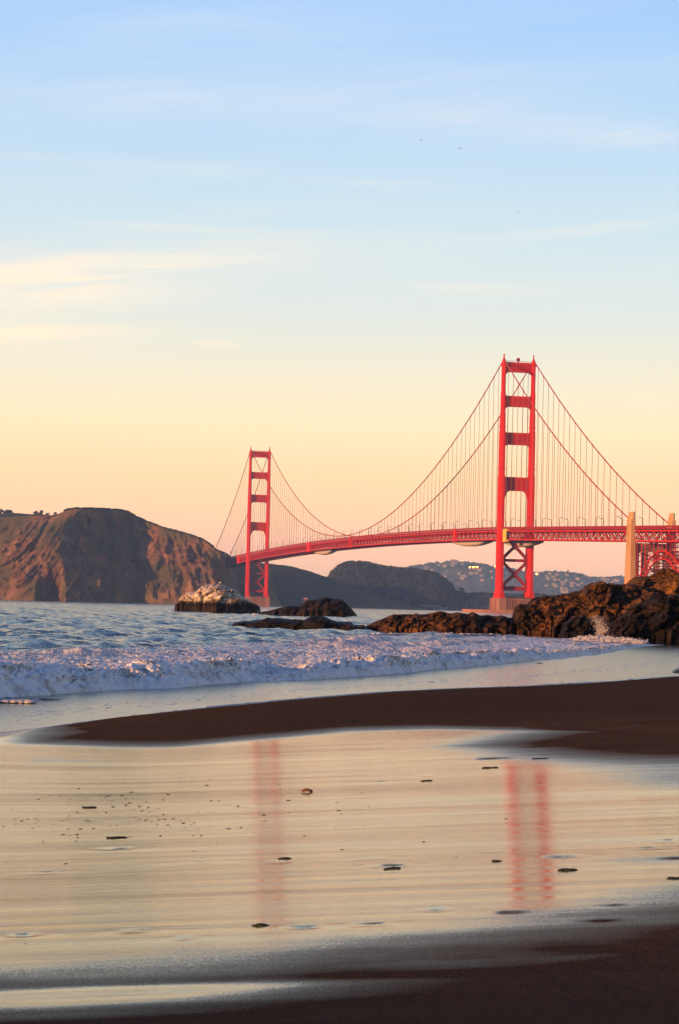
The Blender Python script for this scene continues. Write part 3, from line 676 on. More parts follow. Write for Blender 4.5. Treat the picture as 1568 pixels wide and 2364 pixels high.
# ------------------------------------------------------------------ headland and far hills
def hill(name, top, base_dist, run, mat, label, nx=300, nv=90, depthfn=None, noise_amp=8, freq=.02, seed=0, back=200, gull=0.):
    top = np.array(top, float); xs = np.linspace(top[0, 0], top[-1, 0], nx); yt = np.interp(xs, top[:, 0], top[:, 1])
    t = np.linspace(0, 1, nv); P = np.zeros((nv+12, nx, 3))
    T, Xs = np.meshgrid(t, xs, indexing='ij'); YT = np.broadcast_to(yt, T.shape)
    D = base_dist + run*T**1.15
    if depthfn is not None: D = D + depthfn(Xs, T)
    rays = np.array([ray(x, y) for x, y in zip(xs, yt)])
    ztop = EYE+rays[:, 2]*(D[-1])
    dx = (xs-784)/FPX
    # position: height fraction of the crest at that column; lateral from the ray
    Zc = ztop[None, :]*T
    Xc = (rays[:, 0][None, :]*D)
    edge = np.sin(np.pi*np.clip(T, 0, 1))**.5
    n = ridged(Xc*freq+seed, Zc*freq*.45, D*0+seed, 7, seed, .62)*noise_amp + fbm(Xc*freq*2.5, Zc*freq*2., 0, 6, seed+5, .6)*noise_amp*.7
    gl = ridged((Xc+Zc*(gull if not gull else np.interp(Xs, [60, 200, 420], [-1.5, -.3, .5])))*freq*1.6, Zc*freq*.28, 0, 5, seed+9, .6)*noise_amp
    Dn = D - (n+gl)*edge
    Xc = Xc + fbm(Xc*freq*3, Zc*freq*3, 5, 4, seed+11)*noise_amp*.25*edge
    P[:nv] = np.stack([Xc, Dn, Zc - (T < .001)*3], -1)
    for k in range(12):
        s = (k+1)/12.; q = P[nv-1].copy(); q[:, 1] += back*s*1.5; q[:, 2] = q[:, 2]*(1-s**1.6)-3*s + .0; P[nv+k] = q
    P[nv-1, :, 2] += fbm(Xc[-1]*.15, Xc[-1]*0, 0, 4, seed+2)*.8
    o = gridmesh(name, P, mat, True); tag(o, label, None, None, 'structure'); return o

head_top = [(-760, 1383), (-640, 1330), (-520, 1262), (-420, 1215), (-260, 1200), (-120, 1204), (-40, 1199), (0, 1195.5), (35, 1192), (80, 1190.5), (115.4, 1189), (138, 1185.7), (154, 1176), (175, 1172.6), (210, 1173), (245, 1174.3), (275, 1176), (297, 1180.4), (318, 1193.4), (350, 1206.7), (378, 1218), (399, 1222), (430, 1231), (469, 1244), (490, 1259), (500, 1269.6), (521, 1276.6), (531.5, 1286), (548, 1297), (560, 1302), (590, 1303), (612, 1303), (622, 1310), (628, 1340), (636, 1370), (645, 1400)]
def headdepth(X, T):
    yy = 1390-T*205
    xl = np.interp(yy, [1172, 1187, 1240, 1270, 1335, 1390], [196, 189, 137, 139, 151, 152])+10*fbm(T*7, X*.0, 0, 3, 71)
    xr = np.interp(yy, [1172, 1182, 1245, 1318, 1364, 1390], [297, 294, 291, 326, 306, 323])+8*fbm(T*8, X*.0+3, 0, 3, 72)
    w = np.clip((X-xl)/(xr-xl), 0, 1)
    A = 118*np.minimum(1, (xr-xl)/150.)
    d = A*(w**.9)+16*fbm(X*.05, T*2.2, 0, 4, 77)*np.sin(np.pi*w)
    d = d - np.clip((X-xr)/190., 0, 1)*45 
    d = d - np.clip((xl-X)/140, 0, 1)*-30
    # secondary spur on the lower left and hollow at far left
    d = d + 55*np.exp(-((X-60-110*T)/26)**2)*(1-T)*0 
    lx = xl-45+T*30
    d = d + 60*np.clip((X-(lx-20))/34, 0, 1)*np.clip((.42-T)/.3, 0, 1)*np.clip((xl-X+6)/20, 0, 1)
    d = d + 60*np.clip((12-X)/34, 0, 1)*np.exp(-((T-.62+X*.002)/.16)**2)
    e_ = np.clip((X-506)/50, 0, 1); d = d + e_*e_*(3-2*e_)*330
    return d
hill('headland_cliff', head_top, 3120, 175, M['cliff'], 'eroded brown coastal headland at the far end of the bridge', 680, 200, headdepth, 19, .021, 3, 260, .35)
hill('ridge_hill', [(-900, 1372), (-700, 1260), (-500, 1175), (-200, 1180), (-60, 1184), (0, 1185), (40, 1185), (70, 1186.4), (100, 1188), (140, 1192), (175, 1198), (230, 1215)], 3700, 120, M['grasshill'], 'dark green ridge behind the headland at the left', 120, 30, None, 8, .02, 8)
hill('green_hill', [(540, 1296), (600, 1299), (622, 1301), (650, 1304), (680, 1309), (720, 1320), (760, 1334), (800, 1352), (850, 1370), (910, 1386), (960, 1398), (1000, 1404)], 4100, 240, M['grasshill'], 'smooth dark green hillside beyond the far tower', 200, 60, None, 14, .012, 12)
wood_top = [(700, 1372), (740, 1350), (762, 1335), (768, 1322), (785, 1308), (800, 1302), (815, 1301.5), (850, 1303), (880, 1311), (910, 1315), (940, 1317), (970, 1320), (1000, 1325), (1025, 1340), (1040, 1352), (1052, 1366), (1080, 1371), (1110, 1370), (1143, 1371), (1180, 1374), (1240, 1372), (1300, 1378), (1400, 1386)]
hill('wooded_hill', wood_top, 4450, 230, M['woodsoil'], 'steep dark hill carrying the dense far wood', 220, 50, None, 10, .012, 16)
far_top = [(700, 1385), (800, 1350), (880, 1330), (940, 1313), (965, 1308), (1000, 1303), (1020, 1302), (1045, 1297.5), (1075, 1301), (1110, 1305), (1140, 1311), (1190, 1318), (1240, 1325), (1262, 1323), (1280, 1322), (1300, 1323), (1320, 1325), (1345, 1330), (1370, 1333.5), (1400, 1333.5), (1430, 1331), (1465, 1330), (1520, 1335), (1600, 1345), (1700, 1360)]
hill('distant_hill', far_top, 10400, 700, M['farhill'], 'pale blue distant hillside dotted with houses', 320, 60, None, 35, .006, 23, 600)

bluff()
# ---- trees on the hills
def leafy(mb, c, r, n, size, squash=.8):
    for i in range(n):
        d = Vector((random.gauss(0, 1), random.gauss(0, 1), random.gauss(0, 1))).normalized()*r*random.random()**.45
        p = Vector(c)+Vector((d.x, d.y, d.z*squash)); s = size*random.uniform(.6, 1.4)
        a = Vector((random.uniform(-1, 1), random.uniform(-1, 1), random.uniform(-1, 1))).normalized()*s
        b = a.cross(Vector((random.uniform(-1, 1), random.uniform(-1, 1), random.uniform(-1, 1)))).normalized()*s
        mb.add([p-a-b*.5, p+a-b*.5, p+b], [(0, 1, 2)])
def tree(base, h, w, label, group=None, lean=0., lobes=7):
    t = empty('pine_tree', tuple(base)); tag(t, label, 'tree', group)
    tr = MB(); tr.poly([(0, 0, -1), (lean*.3*h, 0, h*.35), (lean*.6*h, 0, h*.7), (lean*h, 0, h*.92)], [h*.035, h*.028, h*.018, h*.008], 6)
    lf = MB()
    for k in range(lobes):
        a = random.uniform(0, 6.28); rr = random.uniform(.1, 1)*w*.36; z = h*random.uniform(.22, .84)
        c = (lean*z+math.cos(a)*rr, math.sin(a)*rr, z); tr.poly([(lean*z*.6, 0, z*.6), c], [h*.012, h*.005], 4)
        leafy(lf, c, w*random.uniform(.18, .28), 110, h*.06)
    tr.build('trunk', M['trunk'], t); lf.build('crown', M['leaf'], t)
    return t
g_ = 'trees on the ridge behind the headland'
dR = 3830
for (px, py, hh, w, lab) in ((2, 1187, 9, 12, 'leftmost ridge tree, cut by the left edge of the photo'), (12, 1187, 9.5, 11, 'ridge tree second from the left edge in the left clump'), (22, 1188, 8, 11, 'right-hand tree of the clump at the left edge on the ridge'),
                        (82, 1190, 8.5, 9, 'left half-bare tree of the middle pair on the ridge'), (95, 1190, 9, 14, 'broad round tree of the middle pair on the ridge'), (110, 1190, 4, 9, 'low bushy tree just right of the broad ridge tree'),
                        (127, 1190, 6, 9, 'small flat-topped tree where the ridge meets the headland')):
    tree(at(px, py+2.2, dR), hh+2, w, lab, g_, random.uniform(-.05, .1))
tree(at(1065, 1371, 4690), 13, 13, 'lone round tree on the low ridge right of the wooded hill')
tree(at(1258, 1324, 11070), 14, 15, 'small tree on the skyline just right of the near tower'); tree(at(1311, 1325, 11070), 21, 18, 'spiky tallest tree on the distant skyline right of the near tower'); tree(at(1340, 1330, 11070), 17, 18, 'rounded skyline tree right of the spiky one')
# wood: so many crowns that nobody could count them
wd = MB(); wt = np.array(wood_top)
for i in range(5200):
    px = random.uniform(720, 1390); t = random.random()**.8
    if i < 1300: t = 1.; 
    yt = np.interp(px, wt[:, 0], wt[:, 1]); D = 4450+230*t**1.15; r_ = ray(px, yt); zt = EYE+r_[2]*4680
    low = 1 if px < 1045 else .5
    if px < 790 and t < .5 and random.random() < .6: continue
    p = (r_[0]*D, D-8, zt*t-1.); s = random.uniform(3, 7)*low
    wd.ball((p[0], p[1], p[2]+s*.0), s, 1, (1, 1, random.uniform(.7, 1.1)), .35)
for i in range(170):
    px = random.uniform(762, 1045); yt = np.interp(px, wt[:, 0], wt[:, 1]); p = at(px, yt, 4680); leafy(wd, (p[0], p[1], p[2]+random.uniform(1, 5)), random.uniform(2.5, 5), 60, .8)
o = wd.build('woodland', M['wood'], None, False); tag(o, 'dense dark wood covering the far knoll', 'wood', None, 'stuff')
wd = MB(); ft = np.array(far_top)
for i in range(1500):
    px = random.uniform(935, 1445); t = random.random() if i > 260 else 1.
    yt = np.interp(px, ft[:, 0], ft[:, 1]); r_ = ray(px, yt); D = 10400+700*t**1.15; zt = EYE+r_[2]*11100
    s = random.uniform(6, 12)*(1 if px < 1345 else .5); wd.ball((r_[0]*D, D-25, zt*t), s, 1, (1, 1, random.uniform(.6, 1.1)), .35)
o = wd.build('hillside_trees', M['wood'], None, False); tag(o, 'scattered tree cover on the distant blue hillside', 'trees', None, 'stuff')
# shrubs along the headland crest
sh = MB(); ht = np.array(head_top)
for i in range(500):
    px = random.uniform(150, 545); yt = np.interp(px, ht[:, 0], ht[:, 1]); dd = 3295+float(headdepth(np.array(px), np.array(1.)))
    p = at(px, yt, dd); sh.ball((p[0], p[1]-random.uniform(0, 6), p[2]-.3), random.uniform(.5, 1.7), 1, (1.2, 1, .8), .4)
o = sh.build('crest_shrubs', M['leaf'], None, False); tag(o, 'low scrub fringing the crest of the headland', 'scrub', None, 'stuff')

# ------------------------------------------------------------------ the bridge
br = empty('suspension_bridge', (SX, SY, 0), TH)
tag(br, 'orange red suspension bridge with two towers crossing the strait', 'bridge')
def b2w(l, s, z): return (SX-math.sin(TH)*s+math.cos(TH)*l, SY+math.cos(TH)*s+math.sin(TH)*l, z)
LAT = 13.7
def deckz(s):
    if 0 <= s <= 1280: return 76.2+6.4*(1-((s-640)/640)**2)
    if s < 0: return 76.2+s*.0265
    return 76.2-(s-1280)*.0215
def cablez(s):
    top = 225.5
    if 0 <= s <= 1280: return 84.8+(top-84.8)*((s-640)/640)**2
    if s < 0: t = -s/343.; return top+(70.5-top)*t-4*10.5*t*(1-t)
    t = (s-1280)/343.; return top+(72-top)*t-4*10.5*t*(1-t)
# -- tower
LEG = [(13.4, 15.4, 21.0, 6.6), (15.4, 19.8, 19.5, 5.6), (19.8, 66., 16.2, 4.5), (66., 121.5, 15.6, 4.2), (121.5, 160.5, 13.6, 4.0), (160.5, 176., 11.8, 3.8), (176., 195., 9.8, 3.5), (195., 219.5, 8.2, 3.1)]
def cross(W, L):
    a, b, c = W/2, W/2-.45, W/2-.95; p, q, r_ = L*.22, L*.36, L/2
    return [(a, -p), (a, p), (b, p), (b, q), (c, q), (c, r_), (-c, r_), (-c, q), (-b, q), (-b, p), (-a, p), (-a, -p), (-b, -p), (-b, -q), (-c, -q), (-c, -r_), (c, -r_), (c, -q), (b, -q), (b, -p)]
tw = empty('tower', (0, 0, 0), 0, br)
for sx in (-1, 1):
    lg = MB()
    for i, (z0, z1, L, W) in enumerate(LEG):
        pts = [(sx*LAT+p[0], p[1]) for p in cross(W, L)]
        nx_ = LEG[i+1] if i+1 < len(LEG) else None
        lg.prism(pts, z0+(.003 if i else 0), z1)
        if nx_ and z1 > 60:      # small stepped offset ledge
            lg.prism([(sx*LAT+p[0], p[1]) for p in cross((W+nx_[3])/2, (L+nx_[2])/2)], z1+.002, z1+1.6)
    for z in (118.+10, 165.3): lg.prism([(sx*LAT+p[0], p[1]) for p in cross(5.0, 15.6 if z < 150 else 12.9)], z-.3, z+.25)
    lg.build('leg', M['orange'], tw)
    cp = MB()      # cable saddle housing and finial
    rc = lambda W, L: [(sx*LAT-W/2, -L/2), (sx*LAT+W/2, -L/2), (sx*LAT+W/2, L/2), (sx*LAT-W/2, L/2)]
    cp.prism(rc(3.5, 9.4), 219.5, 221.2); cp.prism(rc(3.0, 8.6), 221.203, 223.0, rc(2.4, 6.4)); cp.prism(rc(2.4, 6.4), 223.003, 226.2, rc(1.1, 2.2))
    cp.prism(rc(1.1, 1.1), 226.203, 228.4, rc(.7, .7)); cp.prism(rc(1.1, 1.1), 228.403, 229.9)
    cp.build('cable_saddle', M['orange'], tw)
IN = LAT-1.4
def strut(zt, zb, flutes, hb, ht, big):
    pts = []
    n = 7
    # top edge from left to right with small upward corner fillets, bottom edge with haunches
    L = []
    for k in range(n+1):
        a = math.pi/2*k/n; L.append((-IN+ht*(1-math.cos(a))*1.0, zt+ht*(1-math.sin(a))))
    if ht == 0: L = [(-IN, zt)]
    top = L + [(-x, z) for x, z in reversed(L)]
    B = []
    if big:
        for (x, z) in ((0, -15), (.45, -14.6), (.5, -11), (1.0, -10.6), (1.1, -8.2), (1.6, -7.8), (1.9, -5.2), (2.5, -4.6), (2.8, -3.1), (3.5, -2.4), (4.0, -1.1), (5.0, -.7), (5.6, 0)): B.append((-IN+x, zb+z))
    else:
        for k in range(n+1):
            a = math.pi/2*k/n; B.append((-IN+hb*(1-math.cos(a))*1.25, zb-hb*(1-math.sin(a))*1.25))
    bot = B + [(-x, z) for x, z in reversed(B)]
    pts = top + list(reversed(bot))
    mb = MB(); mb.plate(pts, -1.75, 1.75)
    st = 2*(IN-2.4)/flutes
    for side in (-1, 1):
        for k in range(flutes):
            x = -IN+2.4+st*(k+.5)
            y0, y1 = (1.752, 2.3) if side > 0 else (-2.3, -1.752)
            mb.box(x-st*.27, x+st*.27, y0, y1, zb+1.9, zt-1.9)
        mb.box(-IN+1.4, IN-1.4, *((1.753, 2.1) if side > 0 else (-2.1, -1.753)), zt-1.5, zt-.5)
        mb.box(-IN+1.4, IN-1.4, *((1.753, 2.1) if side > 0 else (-2.1, -1.753)), zb+.5, zb+1.5)
    mb.build('portal_strut', M['orange'], tw)
strut(222.8, 214.0, 15, 3.2, 0, False)
strut(192.8, 183.2, 13, 3.4, 2.2, False)
strut(160.3, 149.4, 12, 3.6, 2.2, False)
strut(120.8, 108.6, 10, 3.8, 2.0, True)
rl = MB()
for x in np.linspace(-12, 12, 13): rl.bar((x, -1.2, 222.8), (x, -1.2, 224.1), .18)
rl.bar((-12, -1.2, 224.1), (12, -1.2, 224.1), .18); rl.bar((-12, -1.2, 223.5), (12, -1.2, 223.5), .12)
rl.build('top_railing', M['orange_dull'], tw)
cb = MB()
def xbr(z0, z1):
    zm = (z0+z1)/2
    for sgn in (-1, 1):
        cb.bar((-12.2*sgn, 0.0, z0), (0, 0, zm), 3.0, 2.3); cb.bar((0, .01, zm), (12.2*sgn, .01, z1), 3.0, 2.3)
    cb.plate([(-2.4, zm-1), (-1, zm-2.9), (1, zm-2.9), (2.4, zm-1), (2.4, zm+1), (1, zm+2.9), (-1, zm+2.9), (-2.4, zm+1)], -1.56, 1.56)
xbr(47.5, 71.5); xbr(23, 46.5)
for zc in (47., 22.8):
    cb.box(-12.1, 12.1, -1.48, 1.48, zc-1.25, zc+1.25)
    for sgn in (-1, 1): cb.plate([(sgn*12.2, zc-5.2), (sgn*12.2, zc+5.2), (sgn*8.9, zc+1.9), (sgn*8.9, zc-1.9)], -1.54, 1.54)
cb.plate([(-12.2, 13.4), (-12.2, 21.5), (-10, 21.5), (10, 21.5), (12.2, 21.5), (12.2, 13.4), (11.2, 13.4), (11.2, 18.3), (9.6, 20.2), (-9.6, 20.2), (-11.2, 18.3), (-11.2, 13.4)], -1.6, 1.6)
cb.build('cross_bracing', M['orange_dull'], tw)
def copyt(o, parent, dy=0.):
    c = o.copy(); col.objects.link(c); c.parent = parent; c.location.y += dy
    for ch in list(o.children): copyt(ch, c)
    return c
copyt(tw, br, 1280.)
# -- piers
def pier(s0, W, L, zt):
    mb = MB(); mb.prism([(-W/2+2, s0-L/2), (W/2-2, s0-L/2), (W/2, s0-L/2+2.5), (W/2, s0+L/2-2.5), (W/2-2, s0+L/2), (-W/2+2, s0+L/2), (-W/2, s0+L/2-2.5), (-W/2, s0-L/2+2.5)], -6, zt)
    for x in np.linspace(-8.2, 8.2, 8): mb.box(x-.55, x+.55, s0-L/2-.8, s0-L/2-.002, -4, zt-.9)
    for sx in (-1, 1):
        mb.box(sx*LAT-3.6, sx*LAT+3.6, s0-L/2-1.4, s0-L/2-.003, -4, zt-.2)
        for y in np.linspace(-L/2+5, L/2-5, 3): mb.box(*sorted((sx*(W/2+.003), sx*(W/2+.9))), s0+y-1.2, s0+y+1.2, -4, zt-.3)
    mb.build('pier', M['pier'], br)
    r2 = MB(); z = zt
    for x in np.linspace(-10, 10, 15): r2.bar((x, s0-L/2+.5, z), (x, s0-L/2+.5, z+1.6), .2)
    r2.bar((-10.5, s0-L/2+.5, z+1.6), (10.5, s0-L/2+.5, z+1.6), .22); r2.box(-10.5, 10.5, s0-L/2+.4, s0-L/2+.6, z, z+.9)
    r2.build('pier_railing', M['dark'], br)
pier(0, 37.5, 24, 13.4); pier(1280, 36, 23, 13.4)
fd = MB(); n = 64
ri = [(44*math.cos(2*math.pi*k/n)*1., 24*math.sin(2*math.pi*k/n)) for k in range(n)]; ro = [(47*math.cos(2*math.pi*k/n), 27*math.sin(2*math.pi*k/n)) for k in range(n)]
v = [(p[0], p[1], -5) for p in ro]+[(p[0], p[1], 3.0) for p in ro]+[(p[0], p[1], 3.0) for p in ri]+[(p[0], p[1], -5) for p in ri]
fd.add(v, [(a*n+k, a*n+(k+1) % n, (a+1)*n+(k+1) % n, (a+1)*n+k) for a in range(3) for k in range(n)])
o = fd.build('fender_wall', M['pier'], br)
# -- deck
def deck(s0, s1, name='stiffening_truss'):
    N = int(round((s1-s0)/7.62)); ss = np.linspace(s0, s1, N+1)
    for sx in (-1, 1):
        mb = MB(); x = sx*LAT
        for i in range(N):
            a, b = ss[i], ss[i+1]; za, zb = deckz(a), deckz(b)
            mb.bar((x, a, za-3.6), (x, b, zb-3.6), .9, 1.0); mb.bar((x, a, za-11.), (x, b, zb-11.), .9, 1.0)
            if i % 2 == 0: mb.bar((x, a, za-4), (x, b, zb-10.6), .55)
            else: mb.bar((x, a, za-10.6), (x, b, zb-4), .55)
            mb.bar((x, a, za-4.1), (x, a, za-10.5), .32)
        mb.build('stiffening_truss', M['orange'], br)
        rm = MB(); xr = sx*(LAT+.9)
        for i in range(N):
            a, b = ss[i], ss[i+1]; za, zb = deckz(a), deckz(b)
            rm.bar((xr, a, za), (xr, b, zb), .25); rm.bar((xr, a, za-.75), (xr, b, zb-.75), .08, 1.3)
            rm.bar((xr, a, za-2.0), (xr, b, zb-2.0), .45, .8)
            rm.bar((xr-.2*sx, a, za-2.5), (xr-.9*sx, a, za-3.3), .35)
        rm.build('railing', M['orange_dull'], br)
    sb = MB(); bt = MB()
    for i in range(N):
        a, b = ss[i], ss[i+1]; za, zb = deckz(a), deckz(b)
        sb.bar((0, a, za-2.6), (0, b, zb-2.6), 27.2, .5)
        bt.bar((-LAT, a, za-3.9), (LAT, a, za-3.9), .5, 1.6)
        bt.bar((-LAT, a, za-10.9), (LAT, a, za-10.9), .6, .9)
        if i % 2 == 0: bt.bar((-LAT, a, za-10.95), (0, b, zb-10.95), .5); bt.bar((LAT, a, za-10.95), (0, b, zb-10.95), .5)
        else: bt.bar((0, a, za-10.95), (-LAT, b, zb-10.95), .5); bt.bar((0, a, za-10.95), (LAT, b, zb-10.95), .5)
        for xx in (-7, 7): bt.bar((xx, a, za-4.), (0, a, za-10.5), .3)
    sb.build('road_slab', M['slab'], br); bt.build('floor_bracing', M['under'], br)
deck(0, 1280); deck(-343, 0); deck(1280, 1623); deck(-560, -343)
# solid joint housings on the west truss
def proj(P):
    d = np.array(P)-np.array([0, 0, EYE]); z = d@F_; return 784+FPX*(d@RT)/z, 1182-FPX*(d@UP)/z
def s_at(px, l=-LAT):
    lo, hi = -500., 1623.
    for _ in range(50):
        mid = (lo+hi)/2
        if proj(b2w(l, mid, 70))[0] > px: lo = mid
        else: hi = mid
    return (lo+hi)/2
for px, wd_ in ((1052, 3.2), (714, 9.), (810, 2.4), (551, 9)):
    s = s_at(px); z = deckz(s); mb = MB(); mb.box(-LAT-1.6, -LAT+.9, s-wd_, s+wd_, z-12.4, z-.2)
    for k in range(6): mb.box(-LAT-1.75, -LAT-1.603, s-wd_*.95, s+wd_*.95, z-12+k*2, z-11.6+k*2)
    mb.build('joint_housing', M['orange'], br)
# -- cables, bands, suspenders
for sx in (-1, 1):
    pts = [(sx*LAT, s, cablez(s)) for s in np.linspace(-343, 0, 40)]+[(sx*LAT, s, cablez(s)) for s in np.linspace(0, 1280, 150)[1:]]+[(sx*LAT, s, cablez(s)) for s in np.linspace(1280, 1623, 40)[1:]]
    mb = MB(); mb.poly(pts, .47, 8); c = mb.build('main_cable', M['cable'], br, True)
    bd_ = MB()
    for k in range(-22, 107):
        s = k*15.24
        if abs(s) < 5 or abs(s-1280) < 5 or s > 1615: continue
        a = (sx*LAT, s-.55, cablez(s-.55)); b = (sx*LAT, s+.55, cablez(s+.55)); bd_.bar(a, b, 1.35, 1.35, 8)
    o = bd_.build('cable_bands', M['cable'], c); o['kind'] = 'stuff'
rest = MB(); nrope = 0
def rope(mb, l, s, x0=0, y0=0):
    z0, z1 = deckz(s)-3.2, cablez(s)-.4
    if z1-z0 < 1: return False
    for dy in (-.32, .32): mb.bar((l-x0, s+dy-y0, z0), (l-x0, s+dy-y0, z1), .15, .15)
    return True
allr = [(sx*LAT, k*15.24) for k in range(-22, 107) for sx in (-1, 1)]
allr = [r_ for r_ in allr if abs(r_[1]) > 5 and abs(r_[1]-1280) > 5 and r_[1] < 1618]
sz = sorted(allr, key=lambda q: -(cablez(q[1])-deckz(q[1]))/(2008+q[1]))
big = set(sz[:98])
for r_ in allr:
    if r_ in big:
        mb = MB()
        if rope(mb, *r_): mb.build('suspender_rope', M['rope'], br)
    else: rope(rest, *r_)
o = rest.build('suspender_ropes', M['rope'], br); o['kind'] = 'stuff'
# -- concrete pylon pair and wall at the south end of the side span
def pylon(s0):
    py = empty('pylon', (0, s0, 0), 0, br)
    for sx in (-1, 1):
        mb = MB(); cx = sx*(LAT+2.0)
        def rc(W, L, dx=0): return [(cx-W/2+dx, -L/2), (cx+W/2+dx, -L/2), (cx+W/2+dx, L/2), (cx-W/2+dx, L/2)]
        mb.prism(rc(5.0, 14), 0, 30, rc(4.2, 12.6)); mb.prism(rc(4.2, 12.6), 30.003, 58, rc(3.4, 10.6)); mb.prism(rc(3.4, 10.6), 58.003, 71.8, rc(3.2, 9.6))
        n = 12
        mb.prism([(cx+sx*-.2+1.7*math.cos(2*math.pi*k/n), -1.2+3.6*math.sin(2*math.pi*k/n)) for k in range(n)], 71.803, 77.2)
        mb.prism([(cx+1.35*math.cos(2*math.pi*k/n), 3.2+1.6*math.sin(2*math.pi*k/n)) for k in range(n)], 71.803, 74.6)
        for z in (75.0,): mb.box(cx-2.2, cx+2.2, -1.0, -.2, z, z+.5)
        for y in (-2.4, 0, 2.4): mb.box(cx+sx*1.70, cx+sx*2.05, y-.3, y+.3, 50, 68) if sx > 0 else mb.box(cx-2.05, cx-1.70, y-.3, y+.3, 50, 68)
        mb.build('shaft', M['concrete'], py)
    mb = MB(); x = LAT-.4
    mb.box(-x, x, -3, 3, 48, deckz(s0)-12.6); 
    for xx in (-4.6, 4.6): mb.box(xx-1.6, xx+1.6, -2.6, 2.6, 0, 47.9)
    mb.box(-x, x, -2.4, 2.4, 22, 26)
    for sgn in (-1, 1):
        mb.box(*sorted((sgn*x, sgn*(x-3.2))), -2.7, 2.7, 0, 47.9)
    mb.build('cross_wall', M['pier'], py)
    return py
pylon(-343-4); pylon(-343-4-122)
# -- steel arch between the pylons
ar = empty('arch_span', (0, -407, 0), 0, br); HS = 51.
tz = lambda y: 47.5-23*(y/HS)**2
bz = lambda y: 42.0-29*(y/HS)**2
for sx in (-1, 1):
    mb = MB(); cl_ = MB(); x = sx*LAT; N = 12; yy = np.linspace(-HS, HS, N+1)
    for i in range(N):
        a, b = yy[i], yy[i+1]
        for k in range(3):
            p, q = a+(b-a)*k/3, a+(b-a)*(k+1)/3
            mb.bar((x, p, tz(p)), (x, q, tz(q)), .85); mb.bar((x, p, bz(p)), (x, q, bz(q)), .85)
        if i % 2 == 0: mb.bar((x, a, bz(a)), (x, b, tz(b)), .4)
        else: mb.bar((x, a, tz(a)), (x, b, bz(b)), .4)
        mb.bar((x, a, bz(a)), (x, a, tz(a)), .4)
    mb.build('arch_rib', M['orange'], ar)
    for y in list(yy)+[-HS-4, HS+4]:
        cl_ = MB(); cl_.bar((x, y, tz(y) if abs(y) <= HS else 2), (x, y, deckz(-407+y)-11.5), .45); cl_.build('spandrel_column', M['orange'], ar)
ib = MB()
for i, y in enumerate(np.linspace(-HS, HS, 13)):
    zt, zd = tz(y), deckz(-407+y)-11.8; zbq = bz(y)
    ib.bar((-LAT, y, zt), (LAT, y, zt), .5); ib.bar((-LAT, y, zbq), (LAT, y, zbq), .5); ib.bar((-LAT, y, zt), (LAT, y, zbq), .4); ib.bar((LAT, y, zt), (-LAT, y, zbq), .4)
    k = max(1, int((zd-zt)/9))
    for j in range(k):
        z0 = zt+(zd-zt)*j/k; z1 = zt+(zd-zt)*(j+1)/k
        if j % 2 == i % 2: ib.bar((-LAT, y, z0), (LAT, y, z1), .4)
        ib.bar((-LAT, y, z1), (LAT, y, z1), .4)
for z in (30., 40., 50.):
    ib.bar((-LAT, HS+3, z), (LAT, HS+3, z+8), .7); ib.bar((LAT, HS+3, z), (-LAT, HS+3, z+8), .7)
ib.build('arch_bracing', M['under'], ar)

# -- street lamps on the deck
def lamp_proto():
    t = empty('street_lamp')
    mb = MB(); mb.poly([(0, 0, 0), (0, 0, 6.6), (.1, 0, 7.1), (.5, 0, 7.45), (1.9, 0, 7.5)], [.24, .19, .17, .16, .15], 6); mb.box(-.25, .25, -.25, .25, 0, .6)
    mb.build('pole', M['lamp'], t)
    h = MB(); h.box(1.4, 3.0, -.35, .35, 7.25, 7.7); h.build('lamp_head', M['lamp'], t)
    return t
lp = lamp_proto(); first = True
for sx in (-1, 1):
    for k in range(-8, 33):
        s = k*45.72+(12 if sx < 0 else 30)
        if s < -335 or s > 1500 or abs(s) < 9 or abs(s-1280) < 9: continue
        if first: o = lp; first = False
        else:
            o = lp.copy(); col.objects.link(o)
            for ch in lp.children: c = ch.copy(); col.objects.link(c); c.parent = o
        o.location = b2w(sx*(LAT+.3), s, deckz(s)-.4); o.rotation_euler.z = TH+(0 if sx < 0 else math.pi)
        tag(o, 'dark street lamp with a bent arm on the %s railing of the bridge deck' % ('near' if sx < 0 else 'far'), 'street lamp', 'street lamps along the bridge deck')

# -- travelling maintenance cradles under the deck
def cradle(px0, px1, l, label, drop=5.2):
    s0, s1 = sorted((s_at(px0, l), s_at(px1, l))); sm = (s0+s1)/2; z = deckz(sm)-11.8; zt = lambda s: deckz(s)-11.6
    t = empty('maintenance_cradle', b2w(l, sm, z), TH); tag(t, label, 'cradle', 'maintenance cradles slung under the deck')
    L = (s1-s0)/2; n = 14; W = 4.5
    P = np.zeros((n+1, 9, 3))
    for i in range(n+1):
        u = -1+2*i/n; dd = drop*(1-abs(u)**3.5)**.6*(.85+.15*math.cos(u*3))*(1+.05*random.uniform(-1, 1))
        for j in range(9):
            a = math.pi*j/8; P[i, j] = (-math.cos(a)*W, u*L, zt(sm+u*L)-z-1.2-dd*math.sin(a)**.6)
    gridmesh('netting', P, M['net'], True, None, t)
    fr = MB()
    for i in range(0, n, 3): fr.bar((-W, P[i, 0, 1], P[i, 0, 2]+1.2), (W, P[i, 0, 1], P[i, 0, 2]+1.2), .4)
    for x in (-W, W): fr.bar((x, -L, P[0, 0, 2]+.6), (x, L, P[n, 0, 2]+.6), .5, 1.4)
    fr.build('frame', M['dark'], t)
cradle(1052, 1128, -7, 'pale netted cradle under the deck just left of the near tower', 4.0)
cradle(1168, 1244, 6, 'pale netted cradle hanging behind the legs of the near tower', 4.6)
cradle(732, 772, -6, 'small pale netted cradle under the middle of the span', 4.6)
